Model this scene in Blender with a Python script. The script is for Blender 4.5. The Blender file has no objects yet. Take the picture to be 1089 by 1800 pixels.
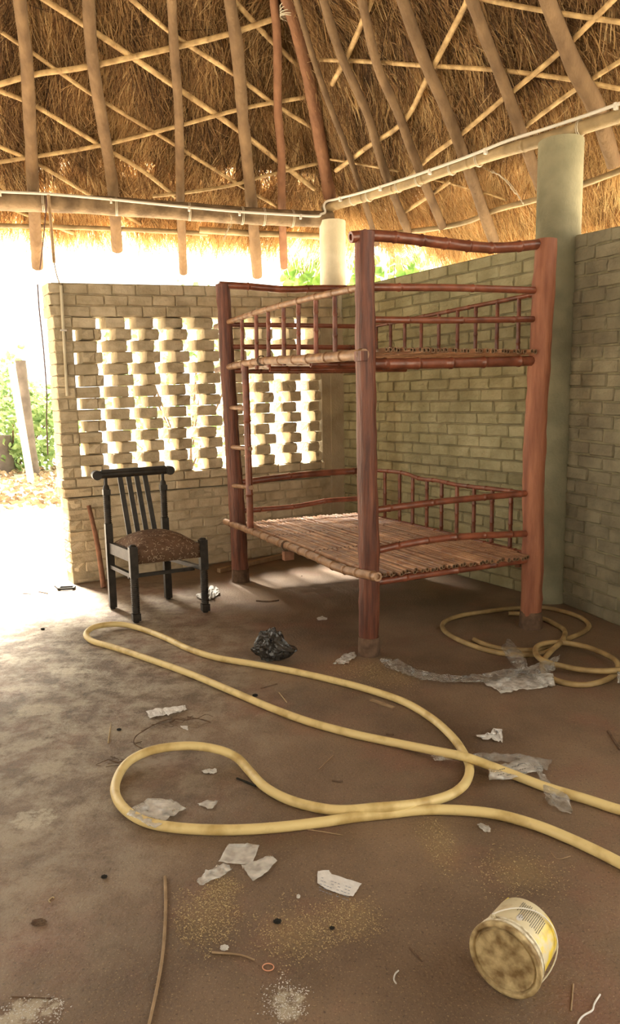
import bpy, bmesh, math, random
import numpy as np
from mathutils import Vector, Matrix, noise
random.seed(7)
rnd = random.random
def U(a, b): return random.uniform(a, b)
scene = bpy.context.scene
COL = scene.collection

# ------------------------------------------------------------ camera, sky, sun, exposure
FPX, CAMH, HC, ROLL = 1280.0, 1.4, 706.0, math.radians(1.0)
PITCH = math.atan((900 - HC) / FPX)
fw = Vector((0, math.cos(PITCH), -math.sin(PITCH)))
r0 = Vector((1, 0, 0)); u0 = r0.cross(fw)
cr = math.cos(ROLL) * r0 - math.sin(ROLL) * u0
cu = math.sin(ROLL) * r0 + math.cos(ROLL) * u0
cam = bpy.data.cameras.new('camera')
camo = bpy.data.objects.new('camera', cam); COL.objects.link(camo)
camo.matrix_world = Matrix(((cr.x, cu.x, -fw.x, 0), (cr.y, cu.y, -fw.y, 0), (cr.z, cu.z, -fw.z, CAMH), (0, 0, 0, 1)))
cam.sensor_fit = 'VERTICAL'; cam.sensor_height = 24.0; cam.lens = 24.0 * FPX / 1800.0
cam.clip_start = 0.05; cam.clip_end = 300
scene.camera = camo

world = bpy.data.worlds.new('world'); scene.world = world; world.use_nodes = True
wb = world.node_tree.nodes['Background']
wb.inputs[0].default_value = (1.0, 0.94, 0.80, 1); wb.inputs[1].default_value = 11.5
sl = bpy.data.lights.new('sun', 'SUN'); sl.energy = 165.0; sl.angle = math.radians(14); sl.color = (1.0, 0.93, 0.80)
so = bpy.data.objects.new('sun', sl); COL.objects.link(so)
so.rotation_euler = (-Vector((-0.62, 0.78, 1.2)).normalized()).to_track_quat('-Z', 'Y').to_euler()
vs = scene.view_settings
vs.view_transform = 'Standard'; vs.look = 'None'; vs.gamma = 1.0; vs.use_curve_mapping = False
vs.exposure = -1.4

# ------------------------------------------------------------ pixel -> place helpers
CAM = Vector((0, 0, CAMH))
def ray(x, y): return fw + cr * ((x - 544.5) / FPX) + cu * ((900 - y) / FPX)
def gnd(x, y, z=0.0):
    d = ray(x, y); return CAM + d * ((z - CAMH) / d.z)
def onplane(x, y, P, N):
    d = ray(x, y); return CAM + d * ((P - CAM).dot(N) / d.dot(N))
def vplane(A, B, off=0.0, side=None):
    t = (B - A); t.z = 0; t.normalize(); n = Vector((t.y, -t.x, 0))
    if side is not None and n.dot(side) < 0: n = -n
    return A + n * off, n
def onv(x, y, A, B, off=0.0, side=None):
    P, n = vplane(A, B, off, side); return onplane(x, y, P, n)

# ------------------------------------------------------------ materials
def rgb(c): return (c[0], c[1], c[2], 1)
def mat(name, c1, c2=None, scale=8, rough=.8, bump=.0, bscale=60, spec=.3, trans=0, stretch=(1, 1, 1), detail=6, contrast=(.35, .65), metal=0):
    m = bpy.data.materials.new(name); m.use_nodes = True
    nt = m.node_tree; N = nt.nodes; L = nt.links; b = N['Principled BSDF']
    b.inputs['Roughness'].default_value = rough; b.inputs['Specular IOR Level'].default_value = spec
    b.inputs['Metallic'].default_value = metal
    g = N.new('ShaderNodeNewGeometry'); mp = N.new('ShaderNodeMapping'); mp.inputs['Scale'].default_value = stretch
    L.new(g.outputs['Position'], mp.inputs[0])
    if c2 is not None:
        n = N.new('ShaderNodeTexNoise'); n.inputs['Scale'].default_value = scale; n.inputs['Detail'].default_value = detail
        L.new(mp.outputs[0], n.inputs['Vector'])
        r = N.new('ShaderNodeValToRGB'); r.color_ramp.elements[0].position = contrast[0]; r.color_ramp.elements[1].position = contrast[1]
        r.color_ramp.elements[0].color = rgb(c1); r.color_ramp.elements[1].color = rgb(c2)
        L.new(n.outputs[0], r.inputs[0]); L.new(r.outputs[0], b.inputs['Base Color'])
    else:
        b.inputs['Base Color'].default_value = rgb(c1)
    if bump:
        n2 = N.new('ShaderNodeTexNoise'); n2.inputs['Scale'].default_value = bscale; n2.inputs['Detail'].default_value = 5
        L.new(mp.outputs[0], n2.inputs['Vector'])
        bp = N.new('ShaderNodeBump'); bp.inputs['Strength'].default_value = bump; bp.inputs['Distance'].default_value = .01
        L.new(n2.outputs[0], bp.inputs['Height']); L.new(bp.outputs[0], b.inputs['Normal'])
    if trans:
        t = N.new('ShaderNodeBsdfTranslucent'); mx = N.new('ShaderNodeMixShader'); mx.inputs[0].default_value = trans
        if c2 is not None: L.new(r.outputs[0], t.inputs[0])
        else: t.inputs[0].default_value = rgb(c1)
        out = N['Material Output']; L.new(b.outputs[0], mx.inputs[1]); L.new(t.outputs[0], mx.inputs[2]); L.new(mx.outputs[0], out.inputs[0])
    return m
def film_mat(name, col, alpha, rough=.25):
    m = bpy.data.materials.new(name); m.use_nodes = True
    nt = m.node_tree; N = nt.nodes; L = nt.links; b = N['Principled BSDF']
    b.inputs['Base Color'].default_value = rgb(col); b.inputs['Roughness'].default_value = rough; b.inputs['Specular IOR Level'].default_value = .8
    g = N.new('ShaderNodeNewGeometry'); n = N.new('ShaderNodeTexNoise'); n.inputs['Scale'].default_value = 28; n.inputs['Detail'].default_value = 2
    L.new(g.outputs['Position'], n.inputs['Vector'])
    bp = N.new('ShaderNodeBump'); bp.inputs['Strength'].default_value = .25; bp.inputs['Distance'].default_value = .006
    L.new(n.outputs[0], bp.inputs['Height']); L.new(bp.outputs[0], b.inputs['Normal'])
    t = N.new('ShaderNodeBsdfTransparent'); mx = N.new('ShaderNodeMixShader')
    r = N.new('ShaderNodeMapRange'); r.inputs[1].default_value = .35; r.inputs[2].default_value = .65
    r.inputs[3].default_value = max(0, alpha - .15); r.inputs[4].default_value = min(1, alpha + .2)
    L.new(n.outputs[0], r.inputs[0]); L.new(r.outputs[0], mx.inputs[0])
    L.new(t.outputs[0], mx.inputs[1]); L.new(b.outputs[0], mx.inputs[2]); L.new(mx.outputs[0], N['Material Output'].inputs[0])
    return m

M = {}
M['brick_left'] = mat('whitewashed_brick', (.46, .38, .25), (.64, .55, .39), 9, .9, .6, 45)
M['brick_right'] = mat('foliage_tinted_brick', (.30, .275, .155), (.42, .385, .235), 7, .9, .6, 45)  # green foliage light and some shade put into the paint colour
M['brick_shaded'] = mat('shaded_brick', (.19, .165, .11), (.27, .24, .16), 7, .9, .6, 45)  # same paint with the far right wall's shade put into its colour
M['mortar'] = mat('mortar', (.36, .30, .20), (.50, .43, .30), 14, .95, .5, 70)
M['mortar_right'] = mat('mortar_right', (.19, .17, .10), (.28, .255, .16), 14, .95, .5, 70)  # mortar darkened along with the shade put into the right bricks
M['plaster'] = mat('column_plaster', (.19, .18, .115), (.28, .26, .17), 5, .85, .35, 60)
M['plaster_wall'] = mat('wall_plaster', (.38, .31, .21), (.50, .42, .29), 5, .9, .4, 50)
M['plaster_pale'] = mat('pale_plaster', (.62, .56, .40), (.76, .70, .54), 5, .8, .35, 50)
M['post'] = mat('varnished_post', (.075, .022, .013), (.21, .070, .038), 14, .45, .8, 40, .45, stretch=(3, 3, .22))
M['post_pale'] = mat('peeled_post', (.22, .078, .042), (.38, .155, .085), 8, .55, .4, 50, .3, stretch=(3, 3, .3))
M['bamboo_red'] = mat('red_bamboo', (.13, .038, .02), (.27, .085, .045), 12, .3, .15, 60, .5)
M['bamboo_tan'] = mat('tan_bamboo', (.20, .105, .055), (.40, .235, .13), 18, .4, .2, 70, .4)
M['slat'] = mat('bamboo_slat', (.27, .125, .065), (.52, .29, .155), 9, .36, .05, 80, .5)
M['slat_end'] = mat('bamboo_end', (.12, .065, .035), (.26, .16, .09), 40, .8)
M['pole'] = mat('roof_pole', (.085, .052, .030), (.25, .165, .09), 9, .85, .8, 45, stretch=(1, 1, .3), contrast=(.15, .85))
M['pole_red'] = mat('reddish_pole', (.12, .055, .03), (.27, .135, .07), 9, .8, .7, 45, stretch=(1, 1, .3), contrast=(.15, .85))
M['batten'] = mat('split_bamboo', (.28, .18, .08), (.58, .41, .20), 12, .55, .2, 80)
M['log'] = mat('beam_log', (.10, .068, .038), (.26, .185, .11), 7, .8, .5, 50)
M['log_bamboo'] = mat('beam_bamboo', (.20, .145, .075), (.38, .28, .15), 7, .6, .3, 50)
M['pvc'] = mat('conduit', (.80, .77, .70), None, rough=.4)
M['wire'] = mat('wire', (.62, .56, .44), None, rough=.5)
M['dark_wire'] = mat('dark_wire', (.10, .05, .05), None, rough=.5)
M['hose'] = mat('yellow_hose', (.50, .35, .13), (.76, .60, .28), 11, .42, .15, 60, .4, contrast=(.3, .5))
M['hose_old'] = mat('dusty_hose', (.25, .165, .07), (.44, .31, .14), 11, .5, .15, 60, .4)
M['chair'] = mat('black_lacquer', (.014, .011, .008), (.035, .027, .02), 20, .5, .15, 60, .3)
M['white_paper'] = mat('white_paper', (.82, .80, .78), (.68, .66, .64), 30, .7, .3, 60)
M['grey_paper'] = mat('worn_paper', (.55, .53, .50), (.72, .70, .66), 30, .7, .3, 60)
M['film'] = film_mat('clear_film', (.62, .60, .56), .22)
M['film_dense'] = film_mat('cloudy_film', (.78, .75, .70), .52)
M['film_dim'] = film_mat('thin_film', (.55, .53, .5), .26)
M['black_bag'] = mat('black_bag', (.015, .013, .012), (.05, .045, .04), 30, .22, .5, 60, .6)
M['ink'] = mat('ink', (.12, .12, .11), None)
M['ink_blue'] = mat('print_blue', (.25, .27, .33), None)
M['twig'] = mat('twig', (.09, .055, .035), (.17, .11, .07), 30, .9)
M['straw'] = mat('straw', (.42, .32, .17), (.6, .47, .28), 30, .7)
M['mud'] = mat('dried_mud', (.09, .055, .036), (.16, .10, .065), 25, .95, .5, 60)
M['stick'] = mat('stick', (.28, .19, .11), (.40, .28, .17), 20, .8, .4, 80)
M['stick_red'] = mat('stick_red', (.20, .10, .06), (.30, .15, .09), 20, .8, .4, 80)
M['rubber'] = mat('rubber_band', (.75, .38, .24), None, rough=.5)
M['yellow'] = mat('yellow_strip', (.75, .62, .12), None, rough=.5)
M['grain'] = mat('rice_husk', (.38, .29, .15), (.56, .44, .24), 60, .8)
M['black'] = mat('black_bits', (.02, .018, .015), None)
M['bark'] = mat('tree_bark', (.07, .055, .045), (.13, .105, .085), 4, .9, .5, 20)
M['leaf'] = mat('vine_leaf', (.08, .17, .025), (.20, .32, .07), 6, .5, 0, trans=.35)
M['leaf_pale'] = mat('bush_leaf', (.11, .19, .06), (.30, .38, .15), 5, .5, 0, trans=.45)
M['leaf_dry'] = mat('dry_leaf', (.18, .12, .07), (.34, .25, .15), 5, .7, 0)
M['sand'] = mat('outdoor_ground', (.52, .44, .33), (.72, .64, .52), 1.5, .95, .4, 20)
M['bucket_lid'] = mat('dirty_lid', (.20, .125, .05), (.60, .47, .25), 30, .6, .3, 90, contrast=(.34, .64), detail=12)
M['bucket_rim'] = mat('bucket_rim', (.42, .34, .2), (.80, .75, .60), 45, .5, .2, 90, contrast=(.36, .55))

def thatch_mat(name, cols, trans):
    m = bpy.data.materials.new(name); m.use_nodes = True
    nt = m.node_tree; N = nt.nodes; L = nt.links; b = N['Principled BSDF']
    b.inputs['Roughness'].default_value = .7
    at = N.new('ShaderNodeAttribute'); at.attribute_name = 'tone'
    r = N.new('ShaderNodeValToRGB')
    e = r.color_ramp.elements
    e[0].position = 0; e[0].color = rgb(cols[0]); e[1].position = 1; e[1].color = rgb(cols[-1])
    for i, c in enumerate(cols[1:-1]):
        q = e.new((i + 1) / (len(cols) - 1)); q.color = rgb(c)
    L.new(at.outputs['Fac'], r.inputs[0]); L.new(r.outputs[0], b.inputs['Base Color'])
    t = N.new('ShaderNodeBsdfTranslucent'); L.new(r.outputs[0], t.inputs[0])
    mx = N.new('ShaderNodeMixShader'); mx.inputs[0].default_value = trans
    L.new(b.outputs[0], mx.inputs[1]); L.new(t.outputs[0], mx.inputs[2]); L.new(mx.outputs[0], N['Material Output'].inputs[0])
    return m
M['thatch'] = thatch_mat('thatch_strands', [(.06, .030, .014), (.25, .138, .058), (.60, .40, .18), (.92, .74, .42)], .55)
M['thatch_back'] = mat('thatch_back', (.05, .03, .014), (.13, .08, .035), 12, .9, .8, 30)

def fabric_mat():
    m = mat('brown_fabric', (.10, .055, .032), (.15, .085, .05), 25, .85, .4, 120)
    nt = m.node_tree; N = nt.nodes; L = nt.links; b = N['Principled BSDF']
    src = b.inputs['Base Color'].links[0].from_socket
    g = N.new('ShaderNodeNewGeometry')
    w = N.new('ShaderNodeTexWave'); w.wave_type = 'RINGS'; w.inputs['Scale'].default_value = 9; w.inputs['Distortion'].default_value = 14; w.inputs['Detail'].default_value = 2; w.inputs['Detail Scale'].default_value = 3
    L.new(g.outputs['Position'], w.inputs[0])
    n = N.new('ShaderNodeTexNoise'); n.inputs['Scale'].default_value = 38; L.new(g.outputs['Position'], n.inputs[0])
    a = N.new('ShaderNodeMath'); a.operation = 'GREATER_THAN'; a.inputs[1].default_value = .95; L.new(w.outputs['Fac'], a.inputs[0])
    c = N.new('ShaderNodeMath'); c.operation = 'GREATER_THAN'; c.inputs[1].default_value = .5; L.new(n.outputs[0], c.inputs[0])
    d = N.new('ShaderNodeMath'); d.operation = 'MULTIPLY'; L.new(a.outputs[0], d.inputs[0]); L.new(c.outputs[0], d.inputs[1])
    mx = N.new('ShaderNodeMix'); mx.data_type = 'RGBA'; L.new(d.outputs[0], mx.inputs[0]); L.new(src, mx.inputs[6]); mx.inputs[7].default_value = (.40, .31, .21, 1)
    L.new(mx.outputs[2], b.inputs['Base Color'])
    return m
M['fabric'] = fabric_mat()

def floor_mat():
    m = bpy.data.materials.new('packed_floor'); m.use_nodes = True
    nt = m.node_tree; N = nt.nodes; L = nt.links; b = N['Principled BSDF']; b.inputs['Roughness'].default_value = .58; b.inputs['Specular IOR Level'].default_value = .5
    g = N.new('ShaderNodeNewGeometry'); pos = g.outputs['Position']
    def nz(sc, det=6, rough=.6, st=None):
        n = N.new('ShaderNodeTexNoise'); n.inputs['Scale'].default_value = sc; n.inputs['Detail'].default_value = det; n.inputs['Roughness'].default_value = rough
        if st:
            mp = N.new('ShaderNodeMapping'); mp.inputs['Scale'].default_value = st; L.new(pos, mp.inputs[0]); L.new(mp.outputs[0], n.inputs[0])
        else: L.new(pos, n.inputs[0])
        return n.outputs[0]
    def ramp(s, a, c, ca, cc):
        r = N.new('ShaderNodeValToRGB'); r.color_ramp.elements[0].position = a; r.color_ramp.elements[1].position = c
        r.color_ramp.elements[0].color = rgb(ca); r.color_ramp.elements[1].color = rgb(cc); L.new(s, r.inputs[0]); return r.outputs[0]
    def mixc(f, A, B):
        mx = N.new('ShaderNodeMix'); mx.data_type = 'RGBA'
        if isinstance(f, float): mx.inputs[0].default_value = f
        else: L.new(f, mx.inputs[0])
        if isinstance(A, tuple): mx.inputs[6].default_value = rgb(A)
        else: L.new(A, mx.inputs[6])
        if isinstance(B, tuple): mx.inputs[7].default_value = rgb(B)
        else: L.new(B, mx.inputs[7])
        return mx.outputs[2]
    def mth(op, a, c):
        q = N.new('ShaderNodeMath'); q.operation = op; q.use_clamp = True
        for i, v in ((0, a), (1, c)):
            if isinstance(v, (int, float)): q.inputs[i].default_value = v
            else: L.new(v, q.inputs[i])
        return q.outputs[0]
    base = ramp(nz(1.3, 8), .38, .62, (.125, .080, .050), (.245, .165, .106))
    red = ramp(nz(2.1, 5), .52, .68, (0, 0, 0), (1, 1, 1))
    base = mixc(mth('MULTIPLY', red, .55), base, (.235, .105, .072))
    speck = ramp(nz(170, 2), .60, .72, (0, 0, 0), (1, 1, 1))
    base = mixc(mth('MULTIPLY', speck, .75), base, (.42, .31, .17))
    dk = ramp(nz(120, 3), .30, .42, (1, 1, 1), (0, 0, 0))
    base = mixc(mth('MULTIPLY', dk, .8), base, (.07, .045, .03))
    # worn chalky concrete towards the doorway and white plaster spills, places of their own on the floor
    def blob(cx, cy, rx, ry, soft=.35):
        v = N.new('ShaderNodeVectorMath'); v.operation = 'SUBTRACT'; L.new(pos, v.inputs[0]); v.inputs[1].default_value = (cx, cy, 0)
        v2 = N.new('ShaderNodeVectorMath'); v2.operation = 'MULTIPLY'; L.new(v.outputs[0], v2.inputs[0]); v2.inputs[1].default_value = (1 / rx, 1 / ry, 0)
        ln = N.new('ShaderNodeVectorMath'); ln.operation = 'LENGTH'; L.new(v2.outputs[0], ln.inputs[0])
        r = N.new('ShaderNodeMapRange'); r.inputs[1].default_value = 1 - soft; r.inputs[2].default_value = 1 + soft; r.inputs[3].default_value = 1; r.inputs[4].default_value = 0
        L.new(ln.outputs['Value'], r.inputs[0]); return r.outputs[0]
    worn = blob(-1.75, 3.4, 1.25, 1.9, .45)
    wn = ramp(nz(6.5, 10, .72), .43, .60, (0, 0, 0), (1, 1, 1))
    base = mixc(mth('MULTIPLY', mth('MULTIPLY', worn, wn), .8), base, (.52, .45, .34))
    cr2 = ramp(nz(13, 10, .75), .36, .47, (1, 1, 1), (0, 0, 0))
    base = mixc(mth('MULTIPLY', mth('MULTIPLY', worn, cr2), .6), base, (.10, .075, .045))
    edge = nz(22, 10, .8)
    for (px, py, rx, ry) in [(505, 1762, .065, .075), (60, 1772, .10, .05), (25, 1790, .08, .04), (60, 1440, .12, .10), (70, 1248, .2, .10), (130, 1180, .2, .07)]:
        c = gnd(px, py)
        k = mth('MULTIPLY', blob(c.x, c.y, rx, ry, .55), 1.0)
        k = ramp(mth('MULTIPLY', k, edge), .40, .50, (0, 0, 0), (1, 1, 1))
        base = mixc(mth('MULTIPLY', k, .7), base, (.58, .52, .40))
    for (px, py, rx, ry) in [(365, 1610, .10, .13), (390, 1560, .07, .06), (520, 1640, .11, .10), (615, 1610, .10, .10), (630, 1170, .25, .2), (770, 1480, .08, .2), (915, 1530, .12, .1), (690, 1190, .2, .15)]:
        c = gnd(px, py)
        k = ramp(mth('MULTIPLY', blob(c.x, c.y, rx, ry, .8), nz(90, 4)), .25, .5, (0, 0, 0), (1, 1, 1))
        base = mixc(mth('MULTIPLY', k, .35), base, (.36, .25, .11))
    L.new(base, b.inputs['Base Color'])
    bp = N.new('ShaderNodeBump'); bp.inputs['Strength'].default_value = .9; bp.inputs['Distance'].default_value = .016
    h = N.new('ShaderNodeMath'); h.operation = 'MULTIPLY_ADD'
    wr = mth('MULTIPLY', worn, 1.0); L.new(nz(13, 10, .75), h.inputs[0]); L.new(wr, h.inputs[1]); L.new(mth('MULTIPLY', nz(70, 6), .35), h.inputs[2])
    L.new(h.outputs[0], bp.inputs['Height']); L.new(bp.outputs[0], b.inputs['Normal'])
    return m
M['floor'] = floor_mat()

def bucket_mat():
    m = bpy.data.materials.new('printed_bucket'); m.use_nodes = True
    nt = m.node_tree; N = nt.nodes; L = nt.links; b = N['Principled BSDF']; b.inputs['Roughness'].default_value = .4
    tc = N.new('ShaderNodeTexCoord'); sx = N.new('ShaderNodeSeparateXYZ'); L.new(tc.outputs['Object'], sx.inputs[0])
    n = N.new('ShaderNodeTexNoise'); n.inputs['Scale'].default_value = 14; n.inputs['Detail'].default_value = 7; L.new(tc.outputs['Object'], n.inputs[0])
    # a yellow printed panel low on the right flank of the pail
    y = N.new('ShaderNodeMapRange'); y.inputs[1].default_value = .082; y.inputs[2].default_value = .055; L.new(sx.outputs['Y'], y.inputs[0])
    xx = N.new('ShaderNodeMapRange'); xx.inputs[1].default_value = 0.0; xx.inputs[2].default_value = -.03; L.new(sx.outputs['X'], xx.inputs[0])
    a = N.new('ShaderNodeMath'); a.operation = 'MULTIPLY'; L.new(y.outputs[0], a.inputs[0]); L.new(xx.outputs[0], a.inputs[1])
    r = N.new('ShaderNodeMapRange'); r.inputs[1].default_value = .40; r.inputs[2].default_value = .50; L.new(n.outputs[0], r.inputs[0])
    a2 = N.new('ShaderNodeMath'); a2.operation = 'MULTIPLY'; L.new(a.outputs[0], a2.inputs[0]); L.new(r.outputs[0], a2.inputs[1])
    mx = N.new('ShaderNodeMix'); mx.data_type = 'RGBA'; L.new(a2.outputs[0], mx.inputs[0]); mx.inputs[6].default_value = (.70, .62, .42, 1); mx.inputs[7].default_value = (.82, .62, .05, 1)
    n2 = N.new('ShaderNodeTexNoise'); n2.inputs['Scale'].default_value = 30; n2.inputs['Detail'].default_value = 8; L.new(tc.outputs['Object'], n2.inputs[0])
    r2 = N.new('ShaderNodeMapRange'); r2.inputs[1].default_value = .55; r2.inputs[2].default_value = .72; r2.inputs[4].default_value = .7; L.new(n2.outputs[0], r2.inputs[0])
    mx2 = N.new('ShaderNodeMix'); mx2.data_type = 'RGBA'; L.new(r2.outputs[0], mx2.inputs[0]); L.new(mx.outputs[2], mx2.inputs[6]); mx2.inputs[7].default_value = (.45, .33, .17, 1)
    L.new(mx2.outputs[2], b.inputs['Base Color'])
    return m
M['bucket'] = bucket_mat()

# ------------------------------------------------------------ mesh builder
def basis(t):
    t = t.normalized(); a = Vector((0, 0, 1)) if abs(t.z) < .9 else Vector((1, 0, 0))
    u = t.cross(a).normalized(); return u, t.cross(u).normalized()
class MB:
    def __init__(s): s.v = []; s.f = []; s.sm = []; s.mi = []
    def add(s, vs, fs, smooth=False, mi=0):
        o = len(s.v); s.v += [Vector(q) for q in vs]
        for f in fs: s.f.append([o + i for i in f]); s.sm.append(smooth); s.mi.append(mi)
    def box(s, c, X, Y, Z, mi=0):
        """centre and half-axis vectors"""
        c = Vector(c); vs = [c + X * a + Y * b + Z * d for a in (-1, 1) for b in (-1, 1) for d in (-1, 1)]
        s.add(vs, [(0, 1, 3, 2), (4, 6, 7, 5), (0, 4, 5, 1), (2, 3, 7, 6), (0, 2, 6, 4), (1, 5, 7, 3)], mi=mi)
    def abox(s, a, b, mi=0):
        a = Vector(a); b = Vector(b); h = (b - a) / 2
        s.box((a + b) / 2, Vector((h.x, 0, 0)), Vector((0, h.y, 0)), Vector((0, 0, h.z)), mi)
    def tube(s, pts, rad, n=8, cap=True, hollow=False, flat=None, closed=False, mi=0, endmi=0):
        pts = [Vector(p) for p in pts]; m = len(pts)
        if not isinstance(rad, (list, tuple)): rad = [rad] * m
        t0 = pts[1] - pts[0]; u, w = basis(t0)
        if flat is not None:
            u = flat.normalized()
        vs = []
        for i in range(m):
            if closed: t = (pts[(i + 1) % m] - pts[i - 1]).normalized()
            else: t = (pts[min(i + 1, m - 1)] - pts[max(i - 1, 0)]).normalized()
            u = (u - t * u.dot(t)).normalized(); w = t.cross(u)
            for k in range(n):
                a = 2 * math.pi * k / n; vs.append(pts[i] + (u * math.cos(a) + w * math.sin(a)) * rad[i])
        fs = [(i * n + k, i * n + (k + 1) % n, ((i + 1) % m) * n + (k + 1) % n, ((i + 1) % m) * n + k) for i in range(m if closed else m - 1) for k in range(n)]
        s.add(vs, fs, True, mi)
        if closed: return
        if cap:
            for e in (0, m - 1):
                ring = vs[e * n:(e + 1) * n]
                t = (pts[1] - pts[0]).normalized() if e == 0 else (pts[-2] - pts[-1]).normalized()
                if hollow:
                    inn = [pts[e] + (q - pts[e]) * .58 for q in ring]; dp = [q + t * .012 for q in inn]
                    f2 = [(k, (k + 1) % n, n + (k + 1) % n, n + k) for k in range(n)] + [(n + k, n + (k + 1) % n, 2 * n + (k + 1) % n, 2 * n + k) for k in range(n)] + [tuple(range(2 * n, 3 * n))]
                    s.add(ring + inn + dp, f2, False, endmi)
                else: s.add(ring, [tuple(range(n))], False, mi)
    def build(s, name, m, parent=None, org=None):
        me = bpy.data.meshes.new(name)
        w = Vector((0, 0, 0)) if org is None else Vector(org)
        if parent is not None: w = worg(parent)
        me.from_pydata([tuple(q - w) for q in s.v], [], s.f)
        me.polygons.foreach_set('use_smooth', s.sm); me.polygons.foreach_set('material_index', s.mi)
        for q in (m if isinstance(m, (list, tuple)) else [m]): me.materials.append(M[q] if isinstance(q, str) else q)
        bm = bmesh.new(); bm.from_mesh(me); bmesh.ops.recalc_face_normals(bm, faces=bm.faces); bm.to_mesh(me); bm.free()
        o = bpy.data.objects.new(name, me); COL.objects.link(o)
        if parent is not None: o.parent = parent
        else: o.location = w
        return o
def worg(o):
    w = Vector(o.location)
    while o.parent is not None: o = o.parent; w += Vector(o.location)
    return w
def empty(name, loc, label, cat, group=None):
    o = bpy.data.objects.new(name, None); COL.objects.link(o); o.location = loc; o.empty_display_size = .1
    return tag(o, label, cat, group)
def tag(o, label, cat, group=None, kind=None):
    o['label'] = label; o['category'] = cat
    if group: o['group'] = group
    if kind: o['kind'] = kind
    return o
def struct(o): o['kind'] = 'structure'; return o
def stuff(o): o['kind'] = 'stuff'; return o

def spline(pts, n=8):
    P = [Vector(p) for p in pts]; P = [P[0] * 2 - P[1]] + P + [P[-1] * 2 - P[-2]]; out = []
    for i in range(1, len(P) - 2):
        for k in range(n):
            t = k / n; a, b, c, d = P[i - 1:i + 3]
            out.append(.5 * ((2 * b) + (c - a) * t + (2 * a - 5 * b + 4 * c - d) * t * t + (3 * b - a - 3 * c + d) * t ** 3))
    out.append(P[-2]); return out
def plen(p): return sum((p[i + 1] - p[i]).length for i in range(len(p) - 1))
def resample(p, step):
    L = plen(p); n = max(2, int(L / step)); out = [p[0]]; acc = 0; target = L / n; i = 0; tot = 0
    for k in range(1, n):
        want = k * L / n
        while tot + (p[i + 1] - p[i]).length < want: tot += (p[i + 1] - p[i]).length; i += 1
        d = (p[i + 1] - p[i]); out.append(p[i] + d * ((want - tot) / d.length))
    out.append(p[-1]); return out
def bamboo(mb, pts, r, node=.22, n=10, r2=None, hollow=True, bulge=1.16, sp=True, endmi=0):
    """a bamboo pole with swollen rings at its nodes"""
    p = spline(pts, 8) if (sp and len(pts) > 2) else [Vector(q) for q in pts]
    L = plen(p); r2 = r if r2 is None else r2
    marks = []; s = U(.3, .9) * node
    while s < L - .02: marks.append(s); s += node * U(.8, 1.2)
    st = {0.0: 1, L: 1}
    for q in marks:
        for dd, k in ((-.012, 1), (-.004, bulge), (.004, bulge * .98), (.007, .97), (.02, 1)): st[min(max(q + dd, 0), L)] = k
    for k in range(1, int(L / .12)): st.setdefault(k * .12, 1)
    ss = sorted(st); out = []; rr = []
    i = 0; tot = 0
    for q in ss:
        while i < len(p) - 2 and tot + (p[i + 1] - p[i]).length < q: tot += (p[i + 1] - p[i]).length; i += 1
        d = p[i + 1] - p[i]; out.append(p[i] + d * ((q - tot) / max(d.length, 1e-6))); rr.append((r + (r2 - r) * q / L) * st[q])
    mb.tube(out, rr, n, hollow=hollow, endmi=endmi)
def rough_pole(mb, pts, r, n=10, r2=None, wob=.12, step=.08, seed=0, cap=True):
    p = resample(spline(pts, 6) if len(pts) > 2 else [Vector(q) for q in pts], step); m = len(p); r2 = r if r2 is None else r2
    rr = [(r + (r2 - r) * i / (m - 1)) * (1 + wob * noise.noise(Vector((i * .55, seed * 3.1, 0)))) for i in range(m)]
    k0 = len(mb.v); mb.tube(p, rr, n, cap=cap)
    for i in range(k0, len(mb.v)):
        q = mb.v[i]; mb.v[i] = q + Vector((noise.noise(q * 14 + Vector((seed, 0, 0))), noise.noise(q * 14 + Vector((0, seed, 9))), 0)) * r * .10

# ============================================================ SETTING
W0, W1, W2, W3 = gnd(125, 1028), gnd(604, 958), gnd(985, 1060), gnd(1089, 1102)
for w in (W0, W1, W2, W3): w.z = 0
P0 = Vector((.24, 7.12, 0))
bL = (Vector((.214, 7.29, 0)) - Vector((-2.582, 6.509, 0))).normalized()      # along the left eave beam, to the corner
bR = (Vector((1.658, 5.004, 0)) - Vector((.26, 7.02, 0))).normalized()        # along the right eave beam, from the corner
RH = 4.8
hipd = (Vector((bL.y, -bL.x, 0)) + Vector((bR.y, -bR.x, 0))).normalized()
CEN = Vector((.24, 7.15, 0)) + hipd * RH
rad0 = -hipd
def rotz(v, a): return Vector((v.x * math.cos(a) - v.y * math.sin(a), v.x * math.sin(a) + v.y * math.cos(a), 0))
PV = [CEN + rotz(rad0, math.radians(72 * k)) * RH for k in range(5)]          # k=1 is the next corner to the left

# floor: uneven slab, and the ground outside
mb = MB()
ns = 60
ring = [CEN + rotz(rad0, math.radians(72 * k)) * (RH + .75) for k in range(5)]
mb.add([(q.x, q.y, 0) for q in ring] + [(q.x, q.y, -.12) for q in ring], [(0, 1, 2, 3, 4), (5, 6, 7, 8, 9)] + [(k, (k + 1) % 5, 5 + (k + 1) % 5, 5 + k) for k in range(5)])
struct(mb.build('floor', 'floor'))
mb = MB(); g = 40; vv = []
for i in range(g + 1):
    for j in range(g + 1):
        x = -60 + 120 * i / g; y = -50 + 120 * j / g; d = max(0, (Vector((x, y, 0)) - CEN).length - 9)
        vv.append((x, y, -.06 + min(d * .02, .5) * (1 + noise.noise(Vector((x * .1, y * .1, 0))))))
mb.add(vv, [(i * (g + 1) + j, (i + 1) * (g + 1) + j, (i + 1) * (g + 1) + j + 1, i * (g + 1) + j + 1) for i in range(g) for j in range(g)], True)
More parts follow.
